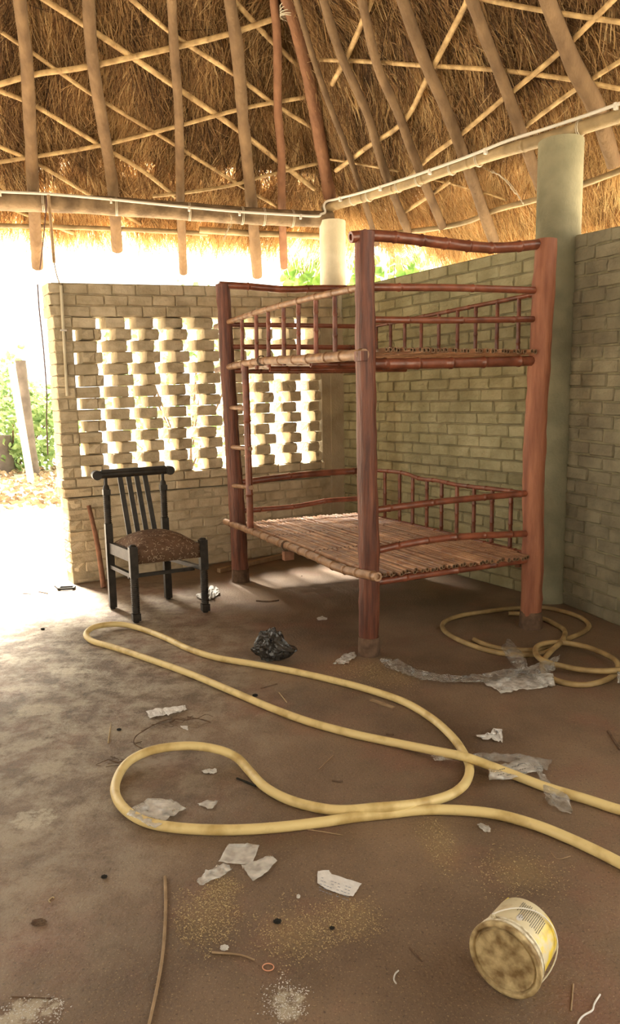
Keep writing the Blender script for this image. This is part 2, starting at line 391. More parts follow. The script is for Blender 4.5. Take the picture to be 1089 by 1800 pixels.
tag(mb.build('ground', 'sand'), 'pale sunlit sandy ground outside the open hut', 'ground', kind='structure')

# ---- bricks
def unit_brick(seed, mats):
    """unit brick: x 0..1, y 0 (face, room side)..1, z 0..1, worn edges"""
    rs = random.Random(seed); me = bpy.data.meshes.new('brick'); vs = []; fs = []
    cx, cz, cy = .035, .09, .12
    xs = [0, cx, .5, 1 - cx, 1]; zs = [0, cz, .5, 1 - cz, 1]
    for i, x in enumerate(xs):
        for k, z in enumerate(zs):
            e = (i in (0, 4)) + (k in (0, 4))
            vs.append((x + (rs.uniform(-.012, .012)), (0 if e == 0 else cy * (1 if e == 1 else 1.7)) + rs.uniform(-.05, .05), z + rs.uniform(-.035, .035)))
    for i in range(4):
        for k in range(4): fs.append((i * 5 + k, (i + 1) * 5 + k, (i + 1) * 5 + k + 1, i * 5 + k + 1))
    o = len(vs); vs += [(0, 1, 0), (1, 1, 0), (1, 1, 1), (0, 1, 1)]
    fs += [(0, 5, 10, 15, 20, o + 1, o)[::-1], (4, 9, 14, 19, 24, o + 2, o + 3), (0, 1, 2, 3, 4, o + 3, o), (20, 21, 22, 23, 24, o + 2, o + 1)[::-1], (o, o + 1, o + 2, o + 3)]
    me.from_pydata(vs, [], fs); me.materials.append(M[mats])
    for p in me.polygons: p.use_smooth = False
    me.update(); return me
def piece_tone(m, amt):
    nt = m.node_tree; N = nt.nodes; L = nt.links; b = N['Principled BSDF']; src = b.inputs['Base Color'].links[0].from_socket
    oi = N.new('ShaderNodeObjectInfo'); r = N.new('ShaderNodeMapRange'); r.inputs[3].default_value = 1 - amt; r.inputs[4].default_value = 1 + amt; L.new(oi.outputs['Random'], r.inputs[0])
    h = N.new('ShaderNodeHueSaturation'); L.new(r.outputs[0], h.inputs['Value']); L.new(src, h.inputs['Color']); L.new(h.outputs[0], b.inputs['Base Color'])
for q, a_ in (('brick_left', .09), ('brick_right', .09), ('brick_shaded', .1), ('slat', .25), ('bamboo_red', .15), ('batten', .12), ('pole', .15)): piece_tone(M[q], a_)
UB = {k: [unit_brick(i, k) for i in range(8)] for k in ('brick_left', 'brick_right', 'brick_shaded')}
class Bricks:
    def __init__(s, wall, A, B, side, matk, zw=lambda s_, z: z):
        s.w = wall; s.A = A; s.t = (B - A).normalized(); s.n = Vector((s.t.y, -s.t.x, 0))     # n points to the room
        if s.n.dot(side) < 0: s.n = -s.n
        s.mk = matk; s.zw = zw; s.l = []
    def add(s, s0, s1, z0, z1, off=0.0, depth=.1, mk=None, ang=0.0): s.l.append((s0, s1, z0, z1, off, depth, mk or s.mk, ang))
    def make(s, limit=300, key=None):
        L = sorted(s.l, key=key) if key else s.l
        rs = random.Random(5); rest = MB(); wo = Vector(s.w.location)
        for i, (s0, s1, z0, z1, off, dep, mk, ang) in enumerate(L):
            j = rs.uniform(-.004, .004); me = rs.choice(UB[mk])
            p = s.A + s.t * s0 + s.n * (off + j); p.z = s.zw(s0, z0)
            X = s.t * (s1 - s0); X.z = s.zw(s1, z0) - s.zw(s0, z0); Y = -s.n * dep; Z = Vector((0, 0, s.zw(s0, z1) - s.zw(s0, z0)))
            if ang:
                q = Matrix.Rotation(ang, 3, 'Z'); X = q @ X; Y = q @ Y
            if i < limit:
                o = bpy.data.objects.new('brick', me); COL.objects.link(o); o.parent = s.w
                mtx = Matrix((( X.x, Y.x, Z.x, p.x - wo.x), (X.y, Y.y, Z.y, p.y - wo.y), (X.z, Y.z, Z.z, p.z), (0, 0, 0, 1)))
                o.matrix_local = mtx
            else:
                vs = [p + X * v.co.x + Y * v.co.y + Z * v.co.z for v in me.vertices]
                rest.add(vs, [tuple(f.vertices) for f in me.polygons], mi={'brick_left': 0, 'brick_right': 1, 'brick_shaded': 2}[mk])
        if rest.v: stuff(rest.build('brickwork', ['brick_left', 'brick_right', 'brick_shaded'], s.w))
def wallbox(mb, A, t, n, s0, s1, z0, z1, o0, o1, zw):
    vs = []
    for o in (o0, o1):
        for q in (s0, s1):
            for z in (z0, z1):
                p = A + t * q + n * o; p.z = zw(q, z); vs.append(p)
    mb.add(vs, [(0, 1, 3, 2), (4, 6, 7, 5), (0, 4, 5, 1), (2, 3, 7, 6), (0, 2, 6, 4), (1, 5, 7, 3)])

# ---- back wall with the pierced brick screen
LW = (W1 - W0).length
tW = (W1 - W0).normalized(); nW = Vector((tW.y, -tW.x, 0))
if nW.y > 0: nW = -nW
zwl = lambda s_, z: z + max(0, z - .84) * .09 * s_ / LW
TH = .2
LZ0, LZ1 = .84, 2.065
mb = MB()
rec = -.010
for (a, b, z0, z1) in ((.015, LW + .1, 0, .68), (.0, LW + .1, .70, LZ0), (.0, .14, LZ0, LZ1), (2.40, LW + .1, LZ0, LZ1), (0, LW + .1, LZ1, 2.31)):
    wallbox(mb, W0, tW, nW, a + .008, b, z0, z1, rec, -TH + .004, zwl)
wall_back = struct(mb.build('wall_back', 'mortar', org=W0))
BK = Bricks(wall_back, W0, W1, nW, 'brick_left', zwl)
jb = [.299, .537, .77, 1.019, 1.295, 1.556, 1.824, 2.104, 2.352]
ch = (LZ1 - LZ0) / 14; ST = .16
rs = random.Random(3)
def course(B, a, b, z0, z1, k, L=.225, off=0, dep=.1, mk=None, gap=.005, endfull=False):
    q = a + (0 if k % 2 == 0 else -L / 2) + rs.uniform(-.01, .01); first = True
    while q < b - .02:
        w = L * rs.uniform(.93, 1.07); s0 = max(a, q); s1 = min(b, q + w)
        if s1 - s0 > .03:
            B.add(s0 + gap / 2 * (not first), s1 - gap / 2, z0 + gap / 2, z1 - gap / 2, off + rs.uniform(-.002, .002), TH if (first and endfull) else dep, mk); first = False
        q += w
for k in range(8): course(BK, .015 if k else .05, 2.40, k * .085, (k + 1) * .085, k, off=-.004, endfull=True)      # plinth
for k in range(2): course(BK, -.02, 2.42, .69 + k * .075, .69 + (k + 1) * .075, k, off=.012, endfull=True)
for k in range(14):                                                                                               # jambs and screen
    z0 = LZ0 + k * ch; z1 = z0 + ch
    course(BK, -.012 + .001 * k, .137, z0, z1, 0, L=.15 if k % 3 else .09, off=.004, endfull=True)
    if (13 - k) % 2 == 0: BK.add(.137, .325, z0 + .002, z1 - .002, 0, TH * .9)
    else: BK.add(.205, .30, z0 + .002, z1 - .002, 0, TH * .9); BK.add(.302, .36, z0 + .002, z1 - .002, 0, TH * .9)
    for i in range(1, len(jb)):
        u = (jb[i] - jb[i - 1]) / 137
        j = jb[i]; q = rs.uniform(-.005, .005); pj = W0 + tW * j; tj = (pj.normalized().dot(tW)) / (-pj.normalized().dot(nW)); T = ST * tj / u
        a = (j - (137 - 26 - T) * u, j + 13 * u) if (13 - k) % 2 == 0 else (j - (137 - 67 - T) * u, j + 37 * u)
        if i == len(jb) - 1: a = (a[0], min(a[1], 2.40))
        if a[1] - a[0] > .19:
            m_ = a[0] + (a[1] - a[0]) * .55; BK.add(a[0] + q, m_ - .002, z0 + .002, z1 - .002, rs.uniform(-.006, .004), ST); BK.add(m_ + .002, a[1] + q, z0 + .002, z1 - .002, rs.uniform(-.006, .004), ST)
        else: BK.add(a[0] + q, a[1] + q, z0 + .002, z1 - .002, rs.uniform(-.006, .004), ST)
for k in range(3): course(BK, -.02, LW - .02, LZ1 + k * .0817, LZ1 + (k + 1) * .0817, k + 1, L=.2, off=.006, endfull=True)
for k in range(6): course(BK, .05, LW, -.0 + 0, .0, 0) if False else None
cc = lambda t: -((t[1] - t[0]) * (t[3] - t[2])) + (5 if t[2] < .02 else 0)
BK.make(300, lambda t: (t[0] > 2.3, -(t[1] - t[0])))
# smooth plastered pier strips at its right end
mb = MB()
wallbox(mb, W0, tW, nW, 2.405, 2.50, .70, LZ1, -.012, .004, zwl); wallbox(mb, W0, tW, nW, 2.50, LW + .01, 0, LZ1, -.012, .018, zwl)
o = mb.build('plaster_strip', 'plaster_wall', wall_back)

# ---- right walls
def plain_wall(name, A, B, side, matk, mort, height, drop=0.0, th=.2, zc=.087, limit=300, key=None, ext=0):
    Lw = (B - A).length; t = (B - A).normalized(); n = Vector((t.y, -t.x, 0))
    if n.dot(side) < 0: n = -n
    zw = lambda s_, z: z * (1 + drop * s_ / Lw)
    mb = MB(); wallbox(mb, A, t, n, 0, Lw + ext, 0, height, -.010, -th, zw)
    w = struct(mb.build(name, mort, org=A)); K = Bricks(w, A, B, side, matk, zw)
    nc = round(height / zc)
    for k in range(nc): course(K, 0, Lw, k * height / nc, (k + 1) * height / nc, k, L=.222)
    K.make(limit, key); return w
inR = Vector((-.8, -.55, 0))
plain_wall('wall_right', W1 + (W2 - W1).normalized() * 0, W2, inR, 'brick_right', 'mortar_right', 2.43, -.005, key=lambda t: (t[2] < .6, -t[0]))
dR = (W3 - W2).normalized(); W4 = W2 + dR * 2.7
plain_wall('wall_side', W2 + dR * .0, W4, inR, 'brick_shaded', 'mortar_right', 2.42, -.09, key=lambda t: t[0])
# the walls behind the viewer (never in view: no bricks of their own)
def shell(name, A, B, h):
    t = (B - A).normalized(); n = Vector((t.y, -t.x, 0)); mb = MB(); wallbox(mb, A, t, n, 0, (B - A).length, 0, h, -.1, .1, lambda s_, z: z); return struct(mb.build(name, 'mortar', org=A))
shell('wall_front', Vector((3.0, .2, 0)), Vector((1.6, -1.9, 0)), 2.42); shell('wall_front.001', Vector((1.5, -1.9, 0)), Vector((-3.6, -1.6, 0)), 2.42)
shell('wall_left', Vector((-5.1, 4.7, 0)), Vector((-5.3, .3, 0)), 2.42)

# ---- columns
def column(name, c, r, z1, m, label, kind='column'):
    mb = MB(); n = 24; zs = [0] + [z1 * k / 24 for k in range(1, 25)]
    mb.tube([Vector((c.x, c.y, z)) for z in zs], [r * (1 + .012 * noise.noise(Vector((z * 2, c.x, 0)))) for z in zs], n)
    o = mb.build(name, m, org=(c.x, c.y, 0)); return tag(o, label, kind)
C1 = gnd(587, 372, 3.1); C1 = Vector((C1.x - .01, C1.y + .2, 0))
C2 = gnd(986, 240, 3.05); C2.z = 0
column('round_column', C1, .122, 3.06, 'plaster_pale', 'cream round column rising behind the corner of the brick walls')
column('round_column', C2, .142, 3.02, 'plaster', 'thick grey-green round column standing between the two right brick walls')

# ---- roof planes
S2 = math.sqrt(.5)
nL = Vector((bL.y, -bL.x, 0)); nR = Vector((bR.y, -bR.x, 0))
if nL.y > 0: nL = -nL
if nR.x > 0: nR = -nR
ZE = 3.16
RPl = (Vector((P0.x, P0.y, 0)) + Vector((0, .10, ZE + .06)), Vector((-nL.x, -nL.y, 1)).normalized())
RPr = (Vector((P0.x, P0.y, 0)) + Vector((0, .02, ZE + .06)), Vector((-nR.x, -nR.y, 1)).normalized())
def onroof(x, y, which, off=0.0):
    P, N = RPl if which == 'L' else RPr
    return onplane(x, y, P + N * off, N)
# ceiling slab (dark inner thatch), five facets
mb = MB()
apx = CEN + Vector((0, 0, ZE + .36 + RH * math.cos(math.radians(36))))
def eavept(k, over): return CEN + rotz(rad0, math.radians(72 * k)) * (RH + over / math.cos(math.radians(36))) + Vector((0, 0, ZE + .22 - over))
for k in range(5):
    ov = .04 if k in (0, 4) else .55
    o0 = .34 if k == 4 else ov; o1 = ov
    d0 = CEN + rotz(rad0, math.radians(72 * k)) * (RH + o0); d1 = CEN + rotz(rad0, math.radians(72 * (k + 1))) * (RH + o1); c36 = math.cos(math.radians(36))
    a = Vector((d0.x, d0.y, ZE + .36 - o0 * c36)); b = Vector((d1.x, d1.y, ZE + .36 - o1 * c36)); up = Vector((0, 0, .16))
    mb.add([a, b, apx, a + up, b + up, apx + up], [(0, 1, 2), (3, 5, 4), (0, 3, 4, 1), (1, 4, 5, 2), (2, 5, 3, 0)])
ceiling = struct(mb.build('ceiling', 'thatch_back', org=(CEN.x, CEN.y, ZE)))

# rafters
def rafter(px, which, wpx, m='pole', seed=0, off=0.0, n=10):
    pts = [onroof(x, y, which, off) for x, y in px]
    d = (pts[len(pts) // 2] - CAM).dot(fw); r = wpx / FPX * d / 2
    up = pts[0] + (pts[0] - pts[1]).normalized() * .5
    mb = MB(); rough_pole(mb, [up] + pts, r * .92, n, r * 1.08, seed=seed); return mb.build('rafter', m, ceiling)
LRF = [([(33, -10), (45, 90), (50, 165), (58, 330), (66, 470)], 22), ([(155, -10), (160, 80), (172, 170), (186, 250), (199, 340), (206, 440)], 20),
       ([(301, -10), (306, 90), (314, 200), (317, 350), (322, 480)], 16), ([(402, -10), (417, 90), (426, 200), (436, 300), (443, 370), (452, 485)], 20),
       ([(480, -10), (487, 70), (488, 190), (494, 270), (495, 360), (499, 470)], 14)]
for i, (p, w) in enumerate(LRF): rafter(p, 'L', w, 'pole' if i < 4 else 'pole_red', i)
for i, x in enumerate((-90, -215, -340)): rafter([(x - 30, -10), (x - 8, 120), (x + 2, 330), (x + 4, 455)], 'L', 18, 'pole', 40 + i)
rafter([(503, -10), (524, 60), (545, 150), (568, 280), (579, 345)], 'L', 24, 'pole_red', 9, -.05)
RRF = [([(532, 40), (548, 95), (575, 175), (612, 270), (645, 370), (662, 430)], 10), ([(565, -10), (598, 95), (645, 200), (675, 300), (718, 410)], 15),
       ([(633, -10), (663, 115), (700, 200), (731, 285), (778, 400)], 16), ([(703, -10), (743, 100), (776, 175), (812, 268), (868, 425)], 20),
       ([(825, -10), (856, 75), (886, 150), (916, 235), (950, 330)], 20), ([(958, -10), (985, 60), (1015, 130), (1046, 187), (1080, 290)], 28)]
for i, (p, w) in enumerate(RRF): rafter(p, 'R', w, 'pole', 20 + i)
# hip rafters and poles on the facets out of the frame keep the roof whole
def batten(px, which, wpx, off=.035, m='batten', extend=(0, 0)):
    pts = [onroof(x, y, which, off) for x, y in px]
    if extend[0]: pts = [pts[0] + (pts[0] - pts[1]).normalized() * extend[0]] + pts
    if extend[1]: pts = pts + [pts[-1] + (pts[-1] - pts[-2]).normalized() * extend[1]]
    d = (pts[len(pts) // 2] - CAM).dot(fw); r = wpx / FPX * d / 2
    mb = MB(); bamboo(mb, pts, r, .3, 8, hollow=False, bulge=1.12); return mb.build('batten', m, ceiling)
for p, w, e in [([(0, 148), (65, 130), (150, 118), (300, 85), (400, 60), (490, 30)], 10, (.5, .3)), ([(0, 285), (170, 257), (300, 225), (430, 190), (530, 172)], 7, (.5, .1)),
             ([(268, 345), (330, 338), (410, 325), (470, 308), (550, 289)], 6, (0, .1)), ([(70, -6), (165, 55), (290, 140), (420, 230), (500, 292), (552, 332)], 10, (.3, 0)),
             ([(225, -6), (310, 65), (410, 130), (480, 182), (545, 222)], 8, (.3, 0)), ([(0, 55), (60, 95), (160, 165), (300, 250), (420, 325), (485, 362)], 7, (.5, 0)),
             ([(0, 160), (60, 185), (175, 255), (250, 300), (310, 347)], 8, (.5, 0)), ([(0, 258), (60, 285), (145, 335), (240, 390)], 7, (.5, .05)), ([(412, 2), (465, 60), (515, 107)], 9, (.2, .1)),
             ([(20, 366), (75, 388), (110, 402)], 8, (.2, .1))]:
    batten(p, 'L', w, extend=e, off=.04 if p[0][1] > p[-1][1] else .06)
for p, w, e in [([(562, 105), (640, 108), (745, 115), (860, 122), (980, 136), (1089, 156)], 8, (0, .5)), ([(835, -4), (945, 17), (1089, 39)], 9, (.3, .5)),
             ([(580, 280), (640, 290), (700, 301)], 4, (0, 0)), ([(583, 148), (612, 95), (655, -5)], 11, (0, .2)),
             ([(590, 300), (620, 278), (650, 255), (710, 213), (757, 125), (822, 0)], 9, (0, .2)), ([(690, 345), (745, 285), (810, 236), (880, 177), (905, 157), (985, 90), (1080, -3)], 9, (0, .3)),
             ([(918, 226), (1000, 165), (1089, 108)], 9, (0, .5)), ([(712, 372), (750, 347), (792, 318)], 7, (0, 0)), ([(760, 315), (840, 335), (890, 352)], 4, (0, 0))]:
    batten(p, 'R', w, extend=e, off=.04 if w == 9 else .06)
# eave purlins under the thatch edge
def eave_pole(px, which, wpx):
    pts = [onroof(x, y, which, .03) for x, y in px]; d = (pts[1] - CAM).dot(fw); mb = MB(); rough_pole(mb, pts, wpx / FPX * d / 2, 8, seed=px[0][1]); return mb.build('eave_pole', 'log_bamboo', ceiling)
eave_pole([(-400, 385), (-200, 392), (60, 398), (190, 402), (300, 407), (365, 411)], 'L', 9); eave_pole([(350, 404), (440, 410), (520, 413), (566, 416)], 'L', 11)
eave_pole([(690, 410), (760, 402), (820, 390), (875, 368), (945, 350), (1030, 322), (1100, 296)], 'R', 9)

# thatch strands: bundles fanned down the slope on the two roof faces that show
def thatch(which, u0, u1, t0, t1, dens, per, seed, fringe):
    R = np.random.default_rng(seed)
    P, N = RPl if which == 'L' else RPr
    P = np.array(P); N = np.array(N); U_ = np.array(bL if which == 'L' else bR); up = np.cross(U_, N); up = up if up[2] > 0 else -up; up /= np.linalg.norm(up)
    nc = int((u1 - u0) * (t1 - t0) * 1.414 * dens)
    cu_ = R.uniform(u0, u1, nc); ct = R.uniform(t0, t1, nc)
    tier = .24
    ct = np.where(R.random(nc) < .75, np.floor(ct / tier) * tier + R.normal(0, .03, nc), ct)
    ct = np.clip(ct, t0, t1)
    if fringe and which == 'R':                      # the thatch edge hangs lower away from the corner
        keep = ct > -.20 - .34 * np.clip(cu_ / .8, 0, 1); cu_ = cu_[keep]; ct = ct[keep]; nc = len(ct)
    cang = R.normal(0, .22, nc) + .25 * np.sin(cu_ * 2.3 + ct * 5); clen = R.uniform(.26, .5, nc); ctone = R.beta(2, 2.6, nc)
    k = np.repeat(np.arange(nc), per); n = len(k)
    fan = R.normal(0, .16, n); wild = R.random(n) < .07; fan = np.where(wild, R.normal(0, .9, n), fan)
    a = cang[k] + fan
    L = clen[k] * R.uniform(.6, 1.1, n); L = np.where(wild, L * .7, L)
    tt = ct[k] + R.normal(0, .03, n); uu = cu_[k] + R.normal(0, .035, n)
    dirv = -up[None] * np.cos(a)[:, None] + U_[None] * np.sin(a)[:, None]
    side = np.cross(dirv, N[None]); side /= np.linalg.norm(side, axis=1)[:, None]
    root = P[None] + U_[None] * uu[:, None] + up[None] * (tt * 1.414)[:, None] + N[None] * (.13 + R.uniform(0, .05, n))[:, None]
    sag = R.uniform(.0, .06, n) + R.uniform(0, .07, nc)[k]; curve = R.normal(0, .05, n)
    wd = R.uniform(.0014, .0042, n)
    tip = root + dirv * L[:, None] - N[None] * sag[:, None] + side * (curve * L / .3)[:, None]
    mid = (root + tip) / 2 + N[None] * (sag * .25)[:, None] - side * (curve * .5 * L / .3)[:, None]
    ex = [root, mid, tip]; V = np.empty((n, 6, 3))
    tw = R.uniform(-.6, .6, n); sd = side * np.cos(tw)[:, None] + N[None] * np.sin(tw)[:, None]
    for i, (q, w) in enumerate(zip(ex, (1, 1, .45))):
        V[:, 2 * i] = q - sd * (wd * w)[:, None]; V[:, 2 * i + 1] = q + sd * (wd * w)[:, None]
    idx = np.arange(n)[:, None] * 6
    F = np.concatenate([idx + np.array([[0, 1, 3, 2]]), idx + np.array([[2, 3, 5, 4]])], axis=1).reshape(-1)
    me = bpy.data.meshes.new('thatch'); me.vertices.add(n * 6); me.vertices.foreach_set('co', (V.reshape(-1, 3) - np.array([CEN.x, CEN.y, ZE])).ravel())
    me.loops.add(len(F)); me.loops.foreach_set('vertex_index', F.astype(np.int32)); me.polygons.add(n * 2)
    me.polygons.foreach_set('loop_start', np.arange(n * 2, dtype=np.int32) * 4)
    at = me.attributes.new('tone', 'FLOAT', 'POINT'); tone = np.clip(ctone[k] * .9 + R.uniform(-.1, .35, n) - .1 + .3 * fringe, 0, 1); at.data.foreach_set('value', np.repeat(tone, 6).astype(np.float32))  # eave strands lightened: backlit glow put into their tone
    me.update(calc_edges=True); me.validate(); me.materials.append(M['thatch'])
    o = bpy.data.objects.new('thatch', me); COL.objects.link(o); o.parent = ceiling; o['kind'] = 'stuff'; return o
thatch('L', -3.9, .35, .05, 1.8, 120, 28, 1, 0); thatch('L', -3.9, .5, -.20, 0.22, 210, 22, 3, 1)
thatch('R', -.35, 3.6, .05, 1.9, 120, 28, 2, 0); thatch('R', -.3, 3.6, -.54, 0.22, 310, 22, 4, 1)

# eave beams resting on the columns
tag_beam = lambda o, l: tag(o, l, 'beam')
def beam(px, plane, wpx, m, name, label, bam=False, org=None):
    pts = [onplane(x, y, *plane) for x, y in px]
    d = (pts[len(pts) // 2] - CAM).dot(fw); mb = MB(); r = wpx / FPX * d / 2
    if bam: bamboo(mb, pts, r, .42, 14, hollow=False, bulge=1.1)
    else: rough_pole(mb, pts, r, 14, wob=.1, seed=4)
    o = mb.build(name, m, org=pts[len(pts) // 2]); return tag(o, label, 'beam')
bpL = (Vector((P0.x, P0.y + .04, 0)), nL); bpR = (Vector((P0.x, P0.y - .02, 0)), nR)
bmL = beam([(-420, 338), (-200, 345), (0, 354), (120, 358), (250, 366), (400, 377), (500, 383), (583, 386)], bpL, 30, 'log', 'log_beam', 'thick pale log beam under the left roof edge')
bmR = beam([(570, 366), (640, 346), (720, 321), (800, 293), (880, 267), (950, 247), (1030, 222), (1150, 184)], bpR, 21, 'log_bamboo', 'bamboo_beam', 'thick bamboo beam sloping up to the right over the grey-green column', True)
mb = MB()
for px in ((1018, 226, 8), (700, 327, 6), (793, 296, 5), (735, 316, 4), (648, 344, 4), (620, 351, 4), (840, 281, 4)):
    c = onplane(px[0], px[1], *bpR); w = px[2] / 3
    for j in range(2): mb.tube([c + bR * .012 * j + nR * .045 * math.cos(a) + Vector((0, 0, .05 * math.sin(a))) for a in [k * math.pi / 5 for k in range(10)]], .003, 5, closed=True)
mb.build('wire_tie', 'wire', bmR)
mb = MB()
for x, y in ((75, 356), (203, 363), (331, 372), (424, 379), (462, 381), (512, 384)):
    c = onplane(x, y, *bpL)
    for j in range(2): mb.tube([c + bL * .012 * j + nL * .078 * math.cos(a) + Vector((0, 0, .078 * math.sin(a))) for a in [k * math.pi / 6 for k in range(12)]], .003, 5, closed=True)
mb.build('wire_tie', 'wire', bmL)

# electrical conduit following both beams, clips, drop pipe and hanging cable
lp = (bpL[0] + nL * .09, nL); rp = (bpR[0] + nR * .055, nR)
pc = [onplane(x, y, *lp) for x, y in [(-410, 318), (-200, 327), (0, 337), (85, 341), (180, 349), (250, 356), (340, 365), (420, 372), (500, 377), (556, 380)]]
pc2 = [onplane(x, y, *rp) for x, y in [(571, 373), (569, 362), (574, 354), (590, 350), (640, 337), (700, 318), (750, 301), (830, 272), (890, 248), (950, 229), (1020, 206), (1089, 182), (1150, 162)]]
mb = MB(); mb.tube(spline(pc + [(pc[-1] + pc2[0]) / 2] + pc2, 5), .0115, 8)
cd = mb.build('electrical_conduit', 'pvc', org=pc[4]); tag(cd, 'thin white conduit pipe clipped along both eave beams, bending round the corner column', 'pipe')
for p, pts in [(lp, [(0, 338), (195, 351), (332, 365), (421, 373), (528, 379)]), (rp, [(598, 348), (668, 329), (755, 300), (853, 264), (1082, 185)])]:
    for x, y in pts:
        c = onplane(x, y + 2, *p); mb = MB(); t = bL if p is lp else bR
        mb.box(c, t * .009, Vector((0, 0, .02)), (nL if p is lp else nR) * .014); mb.build('clip', 'pvc', cd)
e = onv(107, 502, W0, W1, .022, nW); f = onv(118, 696, W0, W1, .022, nW)
mb = MB(); mb.tube([e, (e + f) / 2, f], .012, 8); o = tag(mb.build('wall_conduit', 'plaster_pale', org=f), 'short cream pipe fixed upright on the left end of the brick wall', 'pipe')
mb = MB(); c = (e + f) / 2 + nW * .004 + Vector((0, 0, .08)); mb.box(c, tW * .022, Vector((0, 0, .006)), nW * .01); mb.build('clip', 'pvc', o)
a = onplane(85, 343, *lp); b = onv(104, 497, W0, W1, -.05, nW)
mb = MB(); q = onplane(95, 462, *lp); mb.tube([a, onplane(90, 400, *lp), q], .0135, 7)
tag(mb.build('drop_pipe', 'stick', org=q), 'narrow brown pipe hanging from the conduit above the wall end', 'pipe')
mb = MB(); mb.tube(spline([q, (q + b) / 2 + Vector((0, 0, -.02)), b, e + Vector((0, 0, -.03))], 6), .005, 6); tag(mb.build('cable', 'wire', org=b), 'slack grey cable between drop pipe and wall pipe', 'cable')
mb = MB(); mb.tube([onplane(x, y, *lp) for x, y in ((83, 345), (78, 400), (73, 450), (70, 474))], .0045, 6); tag(mb.build('cable', 'dark_wire', org=onplane(83, 345, *lp)), 'thin dark cable dangling free from the left beam', 'cable')
mb = MB(); mb.tube(spline([onv(x, y, W0, W1, -.14, nW) for x, y in ((66, 500), (69, 545), (76, 610), (82, 690), (82, 740), (84, 800))], 5), .005, 6); tag(mb.build('cable', 'dark_wire', org=onv(66, 500, W0, W1, -.14, nW)), 'dark red cable running down the bright end of the brick wall', 'cable')
# ravelled straps of twine
def twine(px, plane, r, label, m='wire'):
    mb = MB(); p0 = onplane(*px[0], *plane)
    for k in range(3):
        pts = [q + Vector((U(-1, 1), U(-1, 1), U(-1, 1))) * .007 for q in spline([onplane(x + U(-2, 2), y + U(-2, 2), *plane) for x, y in px], 6)]; mb.tube(pts, r * .55, 5)
    tag(mb.build('twine', m, org=p0), label, 'string')
twine([(838, 288), (862, 300), (885, 315), (905, 338), (920, 360)], (onroof(880, 315, 'R'), nR), .005, 'pale knotted twine hanging from the bamboo beam to the eave pole')
twine([(407, 380), (404, 395), (396, 410), (393, 422)], (bpL[0] + nL * .09, nL), .004, 'loose white string ends dangling under the log beam')
mb = MB()
for k in range(5):
    c = onroof(508, 12 + 5 * k, 'L', -.05); mb.tube([c + bL * .07 * math.cos(a) + nL * .06 * math.sin(a) + Vector((0, 0, .01 * math.sin(a + k))) for a in [j * math.pi / 6 for j in range(12)]], .0035, 5, closed=True)
tag(mb.build('wire_binding', 'wire', org=onroof(508, 20, 'L')), 'coiled binding wire round the reddish hip pole at the top', 'wire')

# ============================================================ BUNK BED
bF, bLt, bRt = gnd(648, 1150), gnd(423, 1022), gnd(932, 1102)
for q in (bF, bLt, bRt): q.z = 0
bB = bLt + bRt - bF
bed = empty('bunk_bed', (bF + bRt + bLt + bB) / 4, 'tall reddish-brown bunk bed of log posts and bamboo rails in the wall corner', 'bed')
def ptop(x, y, z): return gnd(x, y, z)
posts = {'F': (bF, ptop(640, 408, 2.253), .058, .053, 'post'), 'L': (bLt, ptop(391, 500, 2.275), .066, .052, 'post'),
         'R': (bRt, ptop(960, 421, 2.292), .066, .062, 'post_pale'), 'B': (bB, ptop(640, 481, 2.40), .06, .055, 'post')}
for i, (k, (a, b, r1, r2, m)) in enumerate(posts.items()):
    mid = (a + b) / 2
    if k == 'R': mid = mid + Vector((-.022, 0, -.1))
    a0 = Vector((a.x, a.y, 0))
    mb = MB(); rough_pole(mb, [a0, a0 + (mid - a0) * .5 + Vector((.006, 0, 0)), mid, b], r1, 14, r2, wob=.09, step=.06, seed=i * 7 + 2)
    po = mb.build('post', m, bed)
    mb = MB(); mb.tube([a0 + Vector((0, 0, .0)), a0 + Vector((0, 0, .05)), a0 + Vector((0, 0, .105))], [r1 * 1.07, r1 * 1.05, r1 * 1.02], 14)
    o = mb.build('post_foot', 'mud', po); o['label'] = 'mud-stained post foot'
LF = (bLt, bF); FR = (bF, bRt); BR = (bB, bRt); LB = (bLt, bB)
outLF = Vector((-(bF - bLt).y, (bF - bLt).x, 0)); outLF = outLF if outLF.x < 0 else -outLF; outLF.normalize()
def rail(name, pr, px, r, m='bamboo_red', off=0, side=None, node=.24, r2=None, n=10):
    mb = MB(); bamboo(mb, [onv(x, y, pr[0], pr[1], off, side) for x, y in px], r, node, n, r2=r2); return mb.build(name, m, bed)
# short near side (front right)
rail('rail', FR, [(616, 417), (660, 414), (720, 420), (800, 430), (870, 436), (950, 429)], .029, node=.17)
rail('rail', FR, [(650, 505), (800, 506), (955, 511)], .020, node=.4); rail('rail', FR, [(650, 562), (800, 563), (945, 561)], .018, node=.4)
rail('rail', FR, [(640, 640), (800, 638), (945, 634)], .030, node=.24); rail('rail', FR, [(655, 969), (720, 955), (800, 944), (925, 938)], .020, node=.2)
rail('rail', FR, [(655, 897), (780, 881), (925, 867)], .019, node=.3); rail('rail', FR, [(655, 1024), (760, 1008), (925, 984)], .021, node=.3)
# far short side
rail('rail', LB, [(385, 501), (440, 504), (500, 509), (560, 507), (640, 508)], .027, node=.5); rail('rail', LB, [(400, 571), (520, 572), (640, 574)], .018, node=.35)
rail('rail', LB, [(400, 610), (520, 610), (640, 611)], .020, node=.4); rail('rail', LB, [(398, 652), (520, 652), (640, 651)], .022, node=.4)
rail('rail', LB, [(425, 848), (500, 838), (560, 832), (640, 827)], .026, node=.5); rail('rail', LB, [(425, 898), (520, 890), (575, 880), (640, 876)], .020, node=.33)
rail('rail', LB, [(420, 932), (640, 905)], .022, node=.4)
